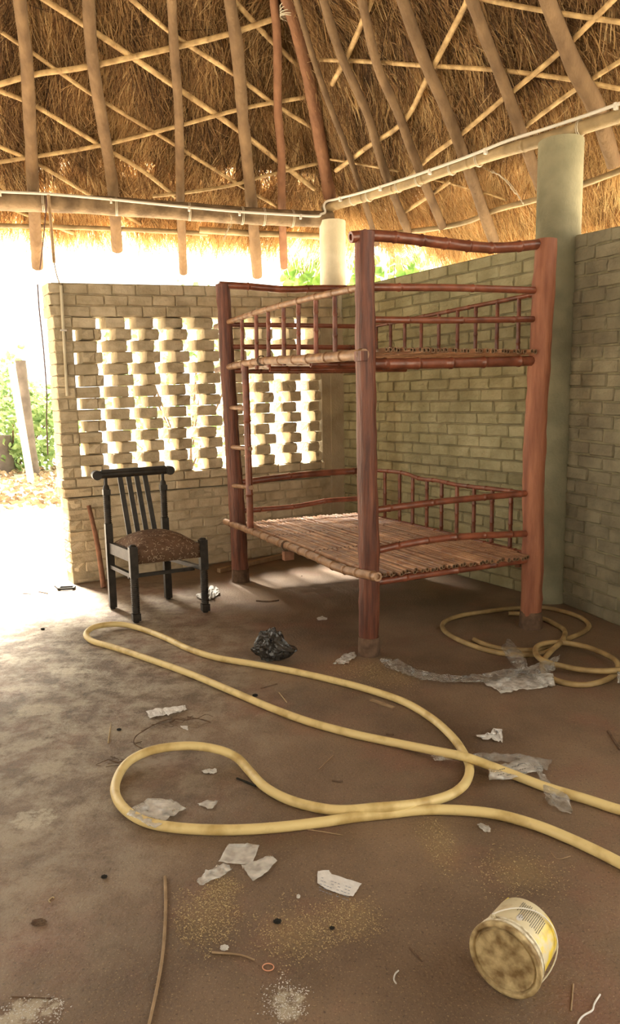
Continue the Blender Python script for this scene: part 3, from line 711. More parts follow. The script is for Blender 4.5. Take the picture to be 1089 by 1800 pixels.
# long near side (left)
rail('rail', LF, [(378, 575), (421, 559), (472, 543), (536, 526), (582, 516), (632, 505)], .019, 'bamboo_tan', .04, outLF, .22)
rail('rail', LF, [(380, 651), (420, 641), (470, 634), (520, 632), (580, 628), (640, 623)], .022, 'bamboo_tan', .05, outLF, .22, .030)
rail('rail', LF, [(396, 917), (440, 933), (480, 950), (510, 961), (560, 982), (600, 1000), (664, 1014)], .025, 'bamboo_tan', .055, outLF, .15)
# long far side (along the wall)
railBR = [(645, 576), (700, 565), (760, 553), (830, 539), (890, 527), (955, 514)]
rail('rail', BR, railBR, .014, 'bamboo_red', 0, None, .25)
rail('rail', BR, [(645, 826), (690, 829), (715, 833), (740, 842), (770, 845), (800, 852), (840, 857), (880, 861), (925, 868)], .015, node=.2)
rail('rail', BR, [(645, 645), (955, 632)], .022); rail('rail', BR, [(640, 905), (770, 935), (925, 975)], .020)
for x in (425, 450, 471, 498, 524, 554.5, 588):
    t = onv(x, 574 - .2776 * (x - 380), *LF, .035, outLF); b = onv(x + 1, 640, *LF, .035, outLF); b.z = 1.63
    mb = MB(); bamboo(mb, [t, b], .0135, .13, 8, sp=False); mb.build('baluster', 'bamboo_red', bed)
for x in (661, 686, 711, 740, 771, 804, 836, 874, 912):
    t = onv(x, 572 - .1986 * (x - 663), *BR); b = Vector((t.x, t.y, 1.63)); mb = MB(); bamboo(mb, [t, b], .0125, .13, 8, sp=False); mb.build('baluster', 'bamboo_red', bed)
for x, y in ((676, 827), (702, 831), (725, 837), (750, 843), (776, 847), (803, 852), (833, 856), (865, 860), (898, 864)):
    t = onv(x, y, *BR); b = Vector((t.x, t.y, .42)); mb = MB(); bamboo(mb, [t, b], .0135, .13, 8, sp=False); mb.build('baluster', 'bamboo_red', bed)
rail('ladder_pole', LF, [(430, 640), (434, 740), (440, 934)], .0255, 'bamboo_red', .05, outLF, .5, n=12)
for p in ([(396, 716), (436, 718)], [(399, 785), (440, 789)], [(404, 853), (442, 857)]):
    mb = MB(); mb.tube([onv(x, y, *LF, .045, outLF) for x, y in p], .0175, 10); mb.build('rung', 'bamboo_tan', bed)
# decks: bamboo slats laid the long way, resting on the cross rails
aL = bLt - bF; Ld = aL.length; aU = aL.normalized(); cU = (bRt - bF); Wd = cU.length; cU.normalize()
def slat_mesh(seed):
    rs2 = random.Random(seed); mb = MB(); st = random.getstate(); random.seed(seed)
    bamboo(mb, [Vector((0, 0, 0)), Vector((0, 0, (Ld + .10) / 2)) + Vector((rs2.uniform(-.004, .004), rs2.uniform(-.003, .003), 0)), Vector((0, 0, Ld + .10))], .0140, .27, 10, r2=.0115, bulge=1.13, endmi=1)
    random.setstate(st)
    o = mb.build('slat', ['slat', 'slat_end']); me = o.data; bpy.data.objects.remove(o)
    return me
SM = [slat_mesh(40 + i) for i in range(7)]
def deck(z, sag):
    n = 36
    for i in range(n):
        f = (i + .5) / n; w = (f - .5) * (Wd - .06) + Wd / 2
        st_ = bF + cU * w - aU * (.045 + U(-.015, .015)); st_.z = z + U(-.002, .003) - sag * math.sin(f * math.pi)
        if w < .07 or w > Wd - .07: st_ = st_ + aU * .11
        d = Vector((aU.x, aU.y, 0))
        if rnd() < .5:
            st_ = st_ + aU * (Ld + .09) * 1.0 if not (w < .07 or w > Wd - .07) else st_ + aU * (Ld - .12); d = -d
        o = bpy.data.objects.new('slat', random.choice(SM)); COL.objects.link(o); o.parent = bed
        q = d.to_track_quat('Z', 'Y'); sc = (Ld - .12) / (Ld + .10) if (w < .07 or w > Wd - .07) else 1
        o.matrix_local = Matrix.Translation(st_ - Vector(bed.location)) @ q.to_matrix().to_4x4() @ Matrix.Rotation(U(0, 6.28), 4, 'Z') @ Matrix.Diagonal((1, 1, sc, 1))
deck(.455, .0); deck(1.662, .0)
# wire lashing across each deck and cross supports below
for z, k in ((.462, 'bamboo_red'), (1.668, 'bamboo_red')):
    for f in (.36, .68):
        a = bF + aU * Ld * f + cU * .02; b = a + cU * (Wd - .05); mb = MB(); a.z = b.z = z - .043; bamboo(mb, [a, b], .02, .3, 8, sp=False); mb.build('cross_support', k, bed)
        pts = []
        for i in range(75):
            g2 = i / 74; p = a + (b - a) * g2; p.z = z + (.007 if i % 2 else -.004); pts.append(p)
        mb = MB(); mb.tube(pts, .002, 5); mb.build('lashing', 'twig', bed)
for pr, px in ((LF, (503, 960)), (LF, (460, 634))):
    c = onv(px[0], px[1], *pr, .055, outLF); mb = MB()
    for j in range(3): mb.tube([c + aU * .008 * j + outLF * .031 * math.cos(a) + Vector((0, 0, .033 * math.sin(a))) for a in [q * math.pi / 5 for q in range(10)]], .0035, 5, closed=True)
    mb.build('lashing', 'twig', bed)
mb = MB(); c = onv(506, 976, *LF, .03, outLF); mb.box(c, aU * .02, outLF * .035, Vector((0, 0, .03))); mb.build('support_block', 'stick_red', bed)
mb = MB(); c = onv(634, 626, *LF, .06, outLF); mb.box(c, aU * .035, outLF * .02, Vector((0, 0, .025))); mb.build('support_block', 'post', bed)
for k in ((bF + aU * .09 + cU * .03, .40), (bRt + aU * .09 - cU * .03, .395)):
    mb = MB(); c = Vector((k[0].x, k[0].y, k[1])); mb.tube([c - Vector((0, 0, .03)), c + Vector((0, 0, .02))], .02, 8); mb.build('support_block', 'stick_red', bed)

# ============================================================ CHAIR
cf = {'RL': gnd(199, 1070), 'FL': gnd(240, 1094), 'FR': gnd(361, 1076), 'RR': gnd(296, 1053)}
for q in cf.values(): q.z = 0
cb = (cf['RL'] + cf['FL'] + cf['FR'] + cf['RR']) / 4
chair = empty('dining_chair', cb, 'black wooden chair with slatted back and padded seat facing the hose', 'chair')
def CP(u, v, z=0.0):
    p = cf['RL'] * (1 - u) * (1 - v) + cf['RR'] * u * (1 - v) + cf['FL'] * (1 - u) * v + cf['FR'] * u * v; return Vector((p.x, p.y, z))
fx = (cf['FR'] - cf['FL']).normalized(); fy = (cf['FL'] - cf['RL']).normalized()
def square_ringed(base, z1, hw, rings, name):
    """square leg turned into beads between the given heights"""
    mb = MB(); u_ = fx * hw; w_ = Vector((-fx.y, fx.x, 0)) * hw
    r0_, r1_ = rings
    for a, b in ((.012, r0_), (r1_, z1)):
        if b - a > .01: mb.box(base + Vector((0, 0, (a + b) / 2)), u_, w_, Vector((0, 0, (b - a) / 2)))
    zs = []; z = r0_; rr = []
    while z < r1_: zs += [z, z + .006, z + .012]; rr += [hw * .88, hw * 1.08, hw * .88]; z += .0135
    mb.tube([base + Vector((0, 0, q)) for q in zs], rr, 12)
    mb.tube([base, base + Vector((0, 0, .013))], hw * .7, 8)
    return mb.build(name, 'chair', chair)
square_ringed(CP(0, 1), .50, .026, (.06, .30), 'leg'); square_ringed(CP(1, 1), .50, .026, (.06, .30), 'leg')
for u in (0, 1):
    for z in (.50,):
        mb = MB(); c = CP(u, 1, z); mb.tube([c, c + Vector((0, 0, .008)), c + Vector((0, 0, .014))], [.024, .022, .012], 12); mb.build('leg_cap', 'chair', chair)
for u in (0, 1):
    b = CP(u, 0); square_ringed(b, .835, .024, (.60, .80), 'rear_post')
    mb = MB(); mb.tube([b + Vector((0, 0, z)) for z in (.83, .855, .87, .93)], [.024, .020, .011, .011], 10); mb.build('post_pin', 'chair', chair)
tr = [CP(-.14, -.02, .935), CP(1.14, -.02, .935)]
mb = MB(); mb.tube([tr[0], tr[1]], .026, 16)
bk = Vector((-fx.y, fx.x, 0)); c = (tr[0] + tr[1]) / 2; mb.box(c + Vector((0, 0, .012)), (tr[1] - tr[0]) * .44, bk * .02, Vector((0, 0, .022))); top_rail = mb.build('top_rail', 'chair', chair)
for q in tr:
    mb = MB()
    d = (-fy); e1 = fx; mb.tube([q - bk * .032, q + bk * .032], .032, 16); mb.tube([q - bk * .036, q + bk * .036], .016, 12); mb.build('scroll_end', 'chair', top_rail)
for i in range(4):
    u = .25 + i * .145; a = CP(u, -.03, .93); b = CP(u + .03, .2, .47); mb = MB(); m_ = (a + b) / 2; Z = (a - b) / 2
    mb.box(m_, fx * .0165, (Z.cross(fx)).normalized() * .008, Z); mb.build('back_slat', 'chair', chair)
def crail(p, q, h, w, name):
    mb = MB(); t = (q - p); n_ = Vector((-t.y, t.x, 0)).normalized(); mb.box((p + q) / 2, t / 2, n_ * w / 2, Vector((0, 0, h / 2))); mb.build(name, 'chair', chair)
crail(CP(0, 0, .435), CP(0, 1, .435), .075, .025, 'seat_rail'); crail(CP(1, 0, .435), CP(1, 1, .435), .075, .025, 'seat_rail'); crail(CP(0, 0, .43), CP(1, 0, .43), .06, .025, 'seat_rail')
crail(CP(0, 0, .305), CP(0, 1, .305), .026, .026, 'stretcher'); crail(CP(1, 0, .305), CP(1, 1, .305), .026, .026, 'stretcher'); crail(CP(0, .75, .285), CP(1, .75, .285), .022, .022, 'stretcher')
# padded seat: dome with a skirt wrapped over the front rail
mb = MB(); g = 16; vv = []
for i in range(g + 1):
    for j in range(g + 1):
        u = i / g; v = j / g; q = 1 - max(abs(2 * u - 1), abs(2 * v - 1)) ** 3.2; rr_ = (1 - abs(2 * u - 1) ** 2.6) * (1 - abs(2 * v - 1) ** 2.6)
        vv.append(CP(.05 + u * .90, .1 + v * .93, .475 + .09 * rr_ ** .7 + .006 * noise.noise(Vector((u * 5, v * 5, 0)))))
mb.add(vv, [(i * (g + 1) + j, (i + 1) * (g + 1) + j, (i + 1) * (g + 1) + j + 1, i * (g + 1) + j + 1) for i in range(g) for j in range(g)], True)
edge = [i * (g + 1) for i in range(g + 1)] + [g * (g + 1) + j for j in range(1, g + 1)] + [i * (g + 1) + g for i in range(g - 1, -1, -1)] + [j for j in range(g - 1, 0, -1)]
low = []
for q in edge:
    p = vv[q]; vfr = (q % (g + 1)) / g; low.append(Vector((p.x, p.y, .385 if vfr > .9 else .43)))
mb.add([vv[q] for q in edge] + low, [(k, (k + 1) % len(edge), len(edge) + (k + 1) % len(edge), len(edge) + k) for k in range(len(edge))] + [tuple(range(len(edge), 2 * len(edge)))], True)
mb.build('seat', 'fabric', chair)

# ============================================================ HOSES
def hose(name, px, r, m, label, group=None, endcap=True):
    pts = []
    for q in px:
        x, y = q[:2]; z = r + (q[2] if len(q) > 2 else 0); pts.append(gnd(x, y, z))
    sp_ = spline(pts, 8); sp_ = resample(sp_, .025)
    mb = MB(); mb.tube(sp_, r, 12, hollow=True); o = mb.build(name, m, org=Vector((sp_[len(sp_) // 2].x, sp_[len(sp_) // 2].y, 0))); tag(o, label, 'hose'); return sp_
HR = .0172
hA = hose('garden_hose', [(1150, 1440), (1089, 1424), (1030, 1405), (960, 1384), (900, 1361, .004), (850, 1342, .02), (815, 1330, .037), (770, 1321, .02), (700, 1307), (620, 1290), (540, 1268), (470, 1242), (400, 1212), (330, 1183), (260, 1158), (200, 1138), (165, 1128),
      (153, 1120, .01), (152, 1112, .02), (164, 1103, .03), (188, 1098, .02), (217, 1098, .01), (250, 1106), (290, 1121), (330, 1140), (380, 1156), (450, 1168), (520, 1181), (590, 1197), (650, 1213), (710, 1234), (760, 1264), (795, 1296), (815, 1325), (825, 1350), (819, 1374), (802, 1391),
      (779, 1402), (740, 1412, .01), (700, 1417, .02), (660, 1420, .022), (615, 1424, .01), (570, 1422), (510, 1407), (465, 1383), (437, 1354), (415, 1331, .01), (380, 1317, .03), (330, 1311, .04), (270, 1318, .03), (227, 1338, .01), (206, 1368), (203, 1397), (222, 1425), (260, 1446), (320, 1456), (400, 1459), (480, 1455), (560, 1446), (620, 1437),
      (684, 1430), (740, 1424), (800, 1424), (870, 1431), (940, 1450), (1000, 1474), (1060, 1502), (1110, 1528), (1180, 1562)], HR, 'hose', 'long pale yellow hose looping across the middle of the floor')
hB = hose('garden_hose', [(833, 1124), (849, 1132), (878, 1140), (919, 1143), (948, 1141), (984, 1127), (1012, 1117), (1030, 1107), (1034, 1098), (1019, 1085), (990, 1075), (955, 1068), (905, 1069), (862, 1074), (814, 1081), (784, 1091), (777, 1102), (788, 1115), (820, 1131), (868, 1146), (919, 1151), (958, 1147, .005), (980, 1134, .03), (991, 1120, .02),
      (991, 1108), (977, 1098), (955, 1088), (925, 1080), (893, 1078)], .0145, 'hose_old', 'dull yellow hose ring lying round the foot of the pale bed post')
hC = hose('garden_hose', [(972, 1140, .032), (955, 1160, .03), (952, 1175), (965, 1190), (990, 1200), (1028, 1204), (1065, 1195), (1084, 1180), (1082, 1162, .03), (1050, 1144, .02), (1012, 1133, .02), (975, 1129, .033), (947, 1134, .034), (940, 1146, .033), (952, 1160, .055), (984, 1170, .03), (1028, 1178, .02), (1075, 1179, .033), (1130, 1172, .02), (1190, 1165, 0)], .0145, 'hose_old',
      'smaller dull yellow hose coil at the right edge beside the ring')
HP = [(p, HR) for p in hA[::2]] + [(p, .0145) for p in hB[::2] + hC[::2]]
def drape(x, y):
    z = 0.0
    for p, r in HP:
        d = math.hypot(p.x - x, p.y - y)
        if d < .06: z = max(z, (p.z + r + .002) * max(0, 1 - (max(0, d - .012) / .05) ** 1.6))
    return z

# ============================================================ LITTER
def film(name, sa, sb, m, label, cat='plastic', amp=.012, nu=22, nv=7, fold=0, jag=.004, th=.0006, group=None, base=.002, seed=None, bowl=0):
    """sheet spread between two pixel polylines on the floor, crumpled, draped over what lies below"""
    seed = seed if seed is not None else int(sa[0][0]); rs_ = random.Random(seed)
    def samp(pl, t):
        n = len(pl) - 1; k = min(int(t * n), n - 1); f = t * n - k; return (pl[k][0] + (pl[k + 1][0] - pl[k][0]) * f, pl[k][1] + (pl[k + 1][1] - pl[k][1]) * f)
    vv = []
    for i in range(nu + 1):
        for j in range(nv + 1):
            a = samp(sa, i / nu); b = samp(sb, i / nu); v = j / nv
            x = a[0] + (b[0] - a[0]) * v; y = a[1] + (b[1] - a[1]) * v; p = gnd(x, y)
            e = (i in (0, nu)) or (j in (0, nv)); jj = jag * .7 if e else 0
            p.x += rs_.uniform(-jj, jj); p.y += rs_.uniform(-jj, jj)
            k = noise.noise(Vector((p.x * 22 + seed, p.y * 22, 0))); k2 = noise.noise(Vector((p.x * 55, p.y * 55, seed)))
            z = base + amp * (abs(k) * 1.5 + abs(k2) * .3) + drape(p.x, p.y) + bowl * math.sin(math.pi * v) * math.sin(math.pi * i / nu) ** .5
            vv.append(Vector((p.x, p.y, z)))
    # keep it where the pixels say: slide raised points towards the camera line
    vv = [CAM + (p - CAM) * 1.0 if p.z < .01 else Vector((p.x * (1 - p.z / CAMH), p.y * (1 - p.z / CAMH), p.z)) for p in vv]
    mb = MB(); mb.add(vv, [(i * (nv + 1) + j, (i + 1) * (nv + 1) + j, (i + 1) * (nv + 1) + j + 1, i * (nv + 1) + j + 1) for i in range(nu) for j in range(nv)], m.startswith('film'))
    c = sum(vv, Vector()) / len(vv); c.z = 0; o = mb.build(name, m, org=c); md = o.modifiers.new('thickness', 'SOLIDIFY'); md.thickness = th; md.offset = 1
    tag(o, label, cat, group); return o
film('plastic_wrapper', [(664, 1157), (700, 1160), (730, 1176), (780, 1187), (830, 1188), (880, 1178), (930, 1172), (985, 1150)], [(676, 1172), (705, 1183), (740, 1195), (790, 1200), (840, 1201), (890, 1194), (940, 1188), (975, 1178)], 'film', 'long crinkled clear plastic strip lying under the right side of the bed', amp=.03, nu=60, nv=7)
film('plastic_sheet', [(848, 1200), (890, 1190), (930, 1185), (972, 1183)], [(880, 1220), (915, 1214), (945, 1213), (975, 1205)], 'film_dense', 'cloudy plastic sheet just in front of the long clear strip', amp=.015, nu=24, nv=8)
film('plastic_bag', [(880, 1138), (893, 1122), (910, 1138), (925, 1160)], [(890, 1155), (900, 1170), (915, 1178), (928, 1176)], 'film', 'clear plastic bag standing crumpled over the hose ring', amp=.035, nu=16, nv=10, bowl=.03)
film('plastic_scrap', [(584, 1166), (603, 1152), (622, 1146)], [(596, 1169), (612, 1166), (626, 1155)], 'film_dense', 'small cloudy plastic scrap left of the near bed post foot', amp=.02, nu=12, nv=6)
film('paper_scrap', [(836, 1292), (860, 1290), (868, 1280), (881, 1281)], [(838, 1298), (862, 1300), (875, 1303), (883, 1307)], 'white_paper', 'torn white paper scrap with a curled horn on bare floor right of the hose', 'paper', amp=.025, nu=14, nv=6)
film('plastic_wrapper', [(757, 1327), (790, 1330), (830, 1325), (900, 1326), (970, 1337)], [(764, 1337), (795, 1336), (835, 1338), (905, 1342), (960, 1354)], 'film_dim', 'long thin clear film passing under the hose crossing', amp=.012, nu=36, nv=5)
o = film('plastic_wrapper', [(860, 1350), (890, 1344), (930, 1330), (945, 1338)], [(858, 1371), (892, 1370), (925, 1362), (955, 1356)], 'film_dense', 'printed clear wrapper flap lying across the upper hose', amp=.01, nu=20, nv=6)
mb = MB()
for (x, y, w) in ((882, 1352, 10), (905, 1347, 14), (914, 1343, 10), (880, 1361, 12), (894, 1362, 8), (918, 1352, 12), (922, 1358, 9)):
    p = gnd(x, y, .012); z = drape(p.x, p.y) + .016; p = gnd(x, y, z)
    for k in range(3): mb.box(p + Vector(((k - 1) * w * .0008, (k - 1) * w * .0003, 0)), Vector((w * .0003, .0002 * w, 0)), Vector((-.0006, .0018, 0)), Vector((0, 0, .0004)))
mb.build('printed_text', 'ink', o)
film('plastic_wrapper', [(938, 1348), (952, 1375), (960, 1412), (1002, 1434)], [(948, 1350), (966, 1380), (998, 1398), (1006, 1428)], 'film_dim', 'twisted clear film tail below the printed wrapper', amp=.02, nu=20, nv=6)
film('plastic_bag', [(222, 1432), (232, 1420), (262, 1406), (300, 1408), (327, 1422)], [(245, 1440), (262, 1452), (273, 1455), (295, 1440), (325, 1424)], 'film_dense', 'crinkled clear plastic bag draped over the hose bend at left', amp=.014, nu=24, nv=10)
film('plastic_scrap', [(347, 1414), (365, 1409), (384, 1409)], [(352, 1418), (368, 1425), (374, 1424)], 'film_dense', 'tiny clear triangular scrap inside the lower hose loop', amp=.008, nu=8, nv=5)
film('plastic_packet', [(402, 1483), (426, 1483), (456, 1487)], [(384, 1517), (410, 1520), (443, 1521)], 'film_dense', 'flat clear square packet, topmost of the three packets near the lower hose', amp=.005, nu=14, nv=10, jag=.001)
film('plastic_packet', [(424, 1524), (450, 1515), (473, 1506), (487, 1515)], [(443, 1550), (458, 1545), (470, 1535), (480, 1522)], 'film_dense', 'torn clear packet, rightmost of the three packets', amp=.008, nu=14, nv=9, jag=.002)
film('plastic_packet', [(345, 1551), (365, 1530), (393, 1519)], [(352, 1558), (385, 1545), (408, 1530)], 'film_dense', 'crushed clear packet, lowest and leftmost of the three packets', amp=.014, nu=14, nv=8)
o = film('paper_label', [(558, 1533), (578, 1531), (582, 1538), (635, 1555)], [(557, 1554), (575, 1565), (600, 1574), (620, 1577)], 'white_paper', 'torn white printed paper slip lying alone left of the bucket', 'paper', amp=.003, nu=18, nv=8, jag=.001)
mb = MB()
for r_ in range(5):
    for k in range(9):
        if rnd() < .2: continue
        x = 566 + k * 6 + r_ * -1.0 + U(-1, 1); y = 1543 + k * 2.1 + r_ * 5.5; p = gnd(x, y, .0065)
        mb.box(p, Vector((U(.0025, .0042), -.0015, 0)), Vector((.0003, .0008, 0)), Vector((0, 0, .0003)))
mb.build('printed_text', 'ink_blue', o)
film('folded_tissue', [(256, 1251), (290, 1246), (325, 1241)], [(263, 1264), (296, 1258), (328, 1249)], 'white_paper', 'folded white paper strip lying left of the hose strands', 'paper', amp=.012, nu=16, nv=6, jag=.002, bowl=.006)
film('paper_scrap', [(317, 1278), (328, 1277)], [(322, 1283), (331, 1285)], 'white_paper', 'tiny white paper flake below the folded strip', 'paper', amp=.006, nu=5, nv=4)
film('paper_scrap', [(355, 1357), (368, 1353), (381, 1355)], [(358, 1361), (370, 1362), (380, 1360)], 'grey_paper', 'small curled grey paper chip inside the left hose loop', 'paper', amp=.012, nu=8, nv=4)
film('plastic_scrap', [(838, 1450), (845, 1446), (862, 1456)], [(842, 1457), (852, 1463), (860, 1464)], 'film_dense', 'small clear plastic chip between lower hose and bucket', amp=.008, nu=8, nv=5)
film('plastic_bag', [(343, 1046), (362, 1040), (372, 1028), (384, 1036)], [(350, 1052), (366, 1055), (378, 1050), (386, 1042)], 'grey_paper', 'crumpled grey plastic rag behind the right front chair leg', amp=.03, nu=14, nv=7)
film('plastic_scrap', [(556, 1087), (566, 1084), (575, 1087)], [(558, 1091), (567, 1091), (574, 1090)], 'grey_paper', 'tiny grey scrap on the floor under the bed front', amp=.006, nu=6, nv=4)
film('plastic_scrap', [(1084, 1180), (1100, 1184)], [(1085, 1200), (1100, 1206)], 'film_dense', 'clear scrap cut by the right photo edge beside the coil', amp=.02, nu=6, nv=6)
# crumpled black bag: a faceted lump with two pulled ears
def crumple(name, px, R_, m, label, cat, ears=()):
    c = gnd(*px); bm = bmesh.new(); bmesh.ops.create_icosphere(bm, subdivisions=4, radius=1)
    for v in bm.verts:
        d = v.co.copy(); k = noise.noise(d * 2.2 + Vector((3, 1, 7))); k2 = abs(noise.noise(d * 5 + Vector((9, 2, 1)))); k3 = abs(noise.noise(d * 8 + Vector((2, 2, 2)))); s_ = 1 + .3 * k - .32 * k2 - .16 * k3
        v.co = Vector((d.x * R_[0], d.y * R_[1], d.z * R_[2])) * s_
        for (ex, ey, ln) in ears:
            q = max(0, (d.x * ex + d.y * ey) - .72) / .28
            v.co += Vector((ex, ey, -.15)) * ln * q ** 1.4; v.co.z *= 1 - .6 * min(q, 1)
    zmin = min(v.co.z for v in bm.verts)
    for v in bm.verts: v.co.z = max(v.co.z - zmin * .55, .0 + .001)
    me = bpy.data.meshes.new(name); bm.to_mesh(me); bm.free(); me.materials.append(M[m]); o = bpy.data.objects.new(name, me); COL.objects.link(o); o.location = (c.x, c.y, 0); tag(o, label, cat); return o
crumple('crumpled_bag', (475, 1158), (.082, .07, .115), 'black_bag', 'crumpled shiny black plastic bag beside the upper hose strand', 'plastic', ((.95, -.3, .09), (-.97, -.2, .04)))
crumple('clod', (68, 1583 + 40), (.022, .014, .006), 'twig', 'small dark dried clod near the left photo edge', 'clod')
for x, y, r_, l in ((209, 1284, .011, 'small black pebble left of the folded paper strip'), (75, 1107, .014, 'dark pebble on the glaring floor at far left'), (487, 1622, .012, 'dark crumb with a pale speck beside the husks'), (583, 1658 - 25, .008, 'dark crumb between paper slip and bucket'),
                   (448, 1224, .014, 'flattened dark scrap touching the middle hose strand'), (530, 1013, .006, 'tiny dark pebble under the bed'), (183, 1443 + 100, .010, 'dark round stain-like clod on the floor at left')):
    crumple('pebble', (x, y), (r_, r_ * .7, r_ * .6), 'black', l, 'pebble')
crumple('paper_flake', (394, 1668), (.012, .010, .006), 'grey_paper', 'pale chip near the husks below the packets', 'chip')
crumple('paper_flake', (524, 1577), (.006, .009, .004), 'grey_paper', 'oval pale seed left of the torn paper slip', 'seed')

def stick(name, px, r, m, label, cat='stick', z=None, r2=None, n=7, zs=None):
    pts = [gnd(p[0], p[1], (r if z is None else z) + (p[2] if len(p) > 2 else 0)) for p in px]
    mb = MB(); sp_ = spline(pts, 6) if len(pts) > 2 else pts; m_ = len(sp_); r2 = r if r2 is None else r2
    mb.tube(sp_, [r + (r2 - r) * i / (m_ - 1) for i in range(m_)], n); o = mb.build(name, m, org=Vector((sp_[0].x, sp_[0].y, 0))); return tag(o, label, cat)
stick('reed_stalk', [(290, 1541), (291, 1590), (289, 1640), (284, 1690), (275, 1740), (264, 1790), (255, 1830)], .0048, 'stick', 'long thin dry stalk lying upright in the left foreground', r2=.0035)
stick('twig', [(1007, 1730), (1003, 1777)], .002, 'stick', 'short straight straw right of the bucket foot')
stick('string', [(1054, 1748), (1044, 1764), (1040, 1776), (1025, 1785), (1016, 1796), (1012, 1815)], .0022, 'white_paper', 'kinked white string at the bottom right corner', 'string')
stick('plastic_curl', [(700, 1706), (694, 1712), (692, 1722), (696, 1729)], .002, 'grey_paper', 'curved pale plastic curl left of the bucket', 'plastic')
stick('straw', [(503, 1452), (560, 1461), (602, 1468)], .0022, 'stick', 'long thin straw beneath the lower hose')
stick('straw', [(458, 1210), (487, 1202)], .0022, 'twig', 'dark thin twig between the two hose strands'); stick('straw', [(490, 1217), (504, 1235)], .0022, 'straw', 'pale thin splinter between the two hose strands')
stick('straw', [(190, 1305), (193, 1285), (195, 1270)], .003, 'straw', 'short pointed pale blade left of the tangled roots', r2=.001); stick('straw', [(372, 1670 + 4), (420, 1678), (447, 1687)], .0032, 'stick', 'curled dry leaf strip beside the rubber band', r2=.002)
stick('twig', [(416, 1368), (432, 1374), (450, 1382)], .004, 'black', 'short black twig touching the inner hose bend', z=.006)
stick('twig', [(583, 1372), (595, 1374), (602, 1373)], .003, 'twig', 'small dark twig fragment in the middle of the hose loop'); stick('twig', [(678, 1290), (692, 1291)], .003, 'twig', 'tiny dark twig above the middle hose strand')
stick('twig', [(1068, 1284), (1078, 1300), (1090, 1318)], .004, 'twig', 'dark twig at the right photo edge'); stick('twig', [(450, 1056), (470, 1057), (490, 1055)], .005, 'twig', 'dark twig on the floor under the left side of the bed')
stick('straw', [(560, 1352), (572, 1340), (585, 1328)], .0015, 'stick', 'faint thin stem standing out inside the big hose loop'); stick('twig', [(719, 1665), (730, 1677), (741, 1690)], .0015, 'twig', 'fine dark stem left of the bucket'); stick('twig', [(20, 1752), (50, 1753), (92, 1755)], .0014, 'twig', 'fine straw above the white spill in the left corner')
stick('straw', [(968, 1499), (980, 1510), (1002, 1505)], .0015, 'stick', 'thin curved stem above the bucket'); stick('straw', [(88, 1586), (86, 1582), (92, 1577), (95, 1578)], .0017, 'straw', 'tiny hooked pale stem at the left')
stick('twig', [(40, 1043), (54, 1044)], .003, 'twig', 'short dark splinter on the glaring floor'); stick('twig', [(68, 1040), (84, 1043)], .004, 'twig', 'short dark chip beside the bracket on the glaring floor')
c = [gnd(471 + 10 * math.cos(a), 1700 + 6.5 * math.sin(a), .0015) for a in [k * math.pi / 10 for k in range(20)]]
mb = MB(); mb.tube(c, .0014, 6, closed=True); tag(mb.build('rubber_band', 'rubber', org=c[0]), 'thin orange rubber band ring on the floor', 'rubber band')
mb = MB(); a, b = gnd(881, 1590, .002), gnd(894, 1579, .002); t = (b - a) / 2; mb.box((a + b) / 2, t, Vector((-t.y, t.x, 0)).normalized() * .003, Vector((0, 0, .0015))); tag(mb.build('yellow_strip', 'yellow', org=a), 'tiny yellow plastic strip behind the bucket', 'plastic')
mb = MB(); a, b = gnd(652, 1230, .004), gnd(691, 1244, .004); t = (b - a) / 2; mb.box((a + b) / 2, t, Vector((-t.y, t.x, 0)).normalized() * .011, Vector((0, 0, .0025))); tag(mb.build('flat_stick', 'stick', org=a), 'flat pale wooden stick below the upper hose strand', 'stick')
mb = MB(); a, b = gnd(384, 1003, .02), gnd(505, 975, .02); t = (b - a) / 2; mb.box((a + b) / 2, t, Vector((-t.y, t.x, 0)).normalized() * .022, Vector((0, 0, .017))); tag(mb.build('batten_offcut', 'stick', org=a), 'long wooden strip on the floor under the bed by the wall', 'wood')
# little black bracket by the wall end
mb = MB(); a = gnd(104, 1034, .012); b = gnd(130, 1033, .012); t = (b - a) / 2; w_ = Vector((-t.y, t.x, 0)).normalized()
mb.box((a + b) / 2 - w_ * .03, t, w_ * .006, Vector((0, 0, .008))); mb.box((a + b) / 2 + w_ * .03, t, w_ * .006, Vector((0, 0, .008))); mb.box(a, w_ * .03, t.normalized() * .008, Vector((0, 0, .008))); mb.box(b, w_ * .03, t.normalized() * .008, Vector((0, 0, .008)))
mb.tube([a - w_ * .03, gnd(96, 1030, .03)], .006, 6); tag(mb.build('metal_bracket', 'black', org=a - Vector((0, 0, .012))), 'small black metal bracket lying at the wall end', 'bracket')
# tangle of roots
mb = MB(); base_ = [(370, 1270), (345, 1263), (325, 1266), (300, 1264), (275, 1272), (255, 1283), (238, 1295), (236, 1308), (252, 1318), (245, 1328), (225, 1335), (205, 1340), (190, 1335)]
mb.tube(spline([gnd(x, y, .004 + .01 * rnd()) for x, y in base_], 6), .0022, 5)
for k in range(26):
    x, y = random.choice(base_); pts = [gnd(x, y, .005)]
    for j in range(3): x += U(-16, 16); y += U(-6, 6); pts.append(gnd(x, y, U(.003, .02)))
    mb.tube(spline(pts, 4), U(.0008, .0016), 4)
tag(mb.build('root_tangle', 'twig', org=gnd(300, 1290)), 'brown tangle of dry roots trailing from the paper strip to the hose loop', 'roots')
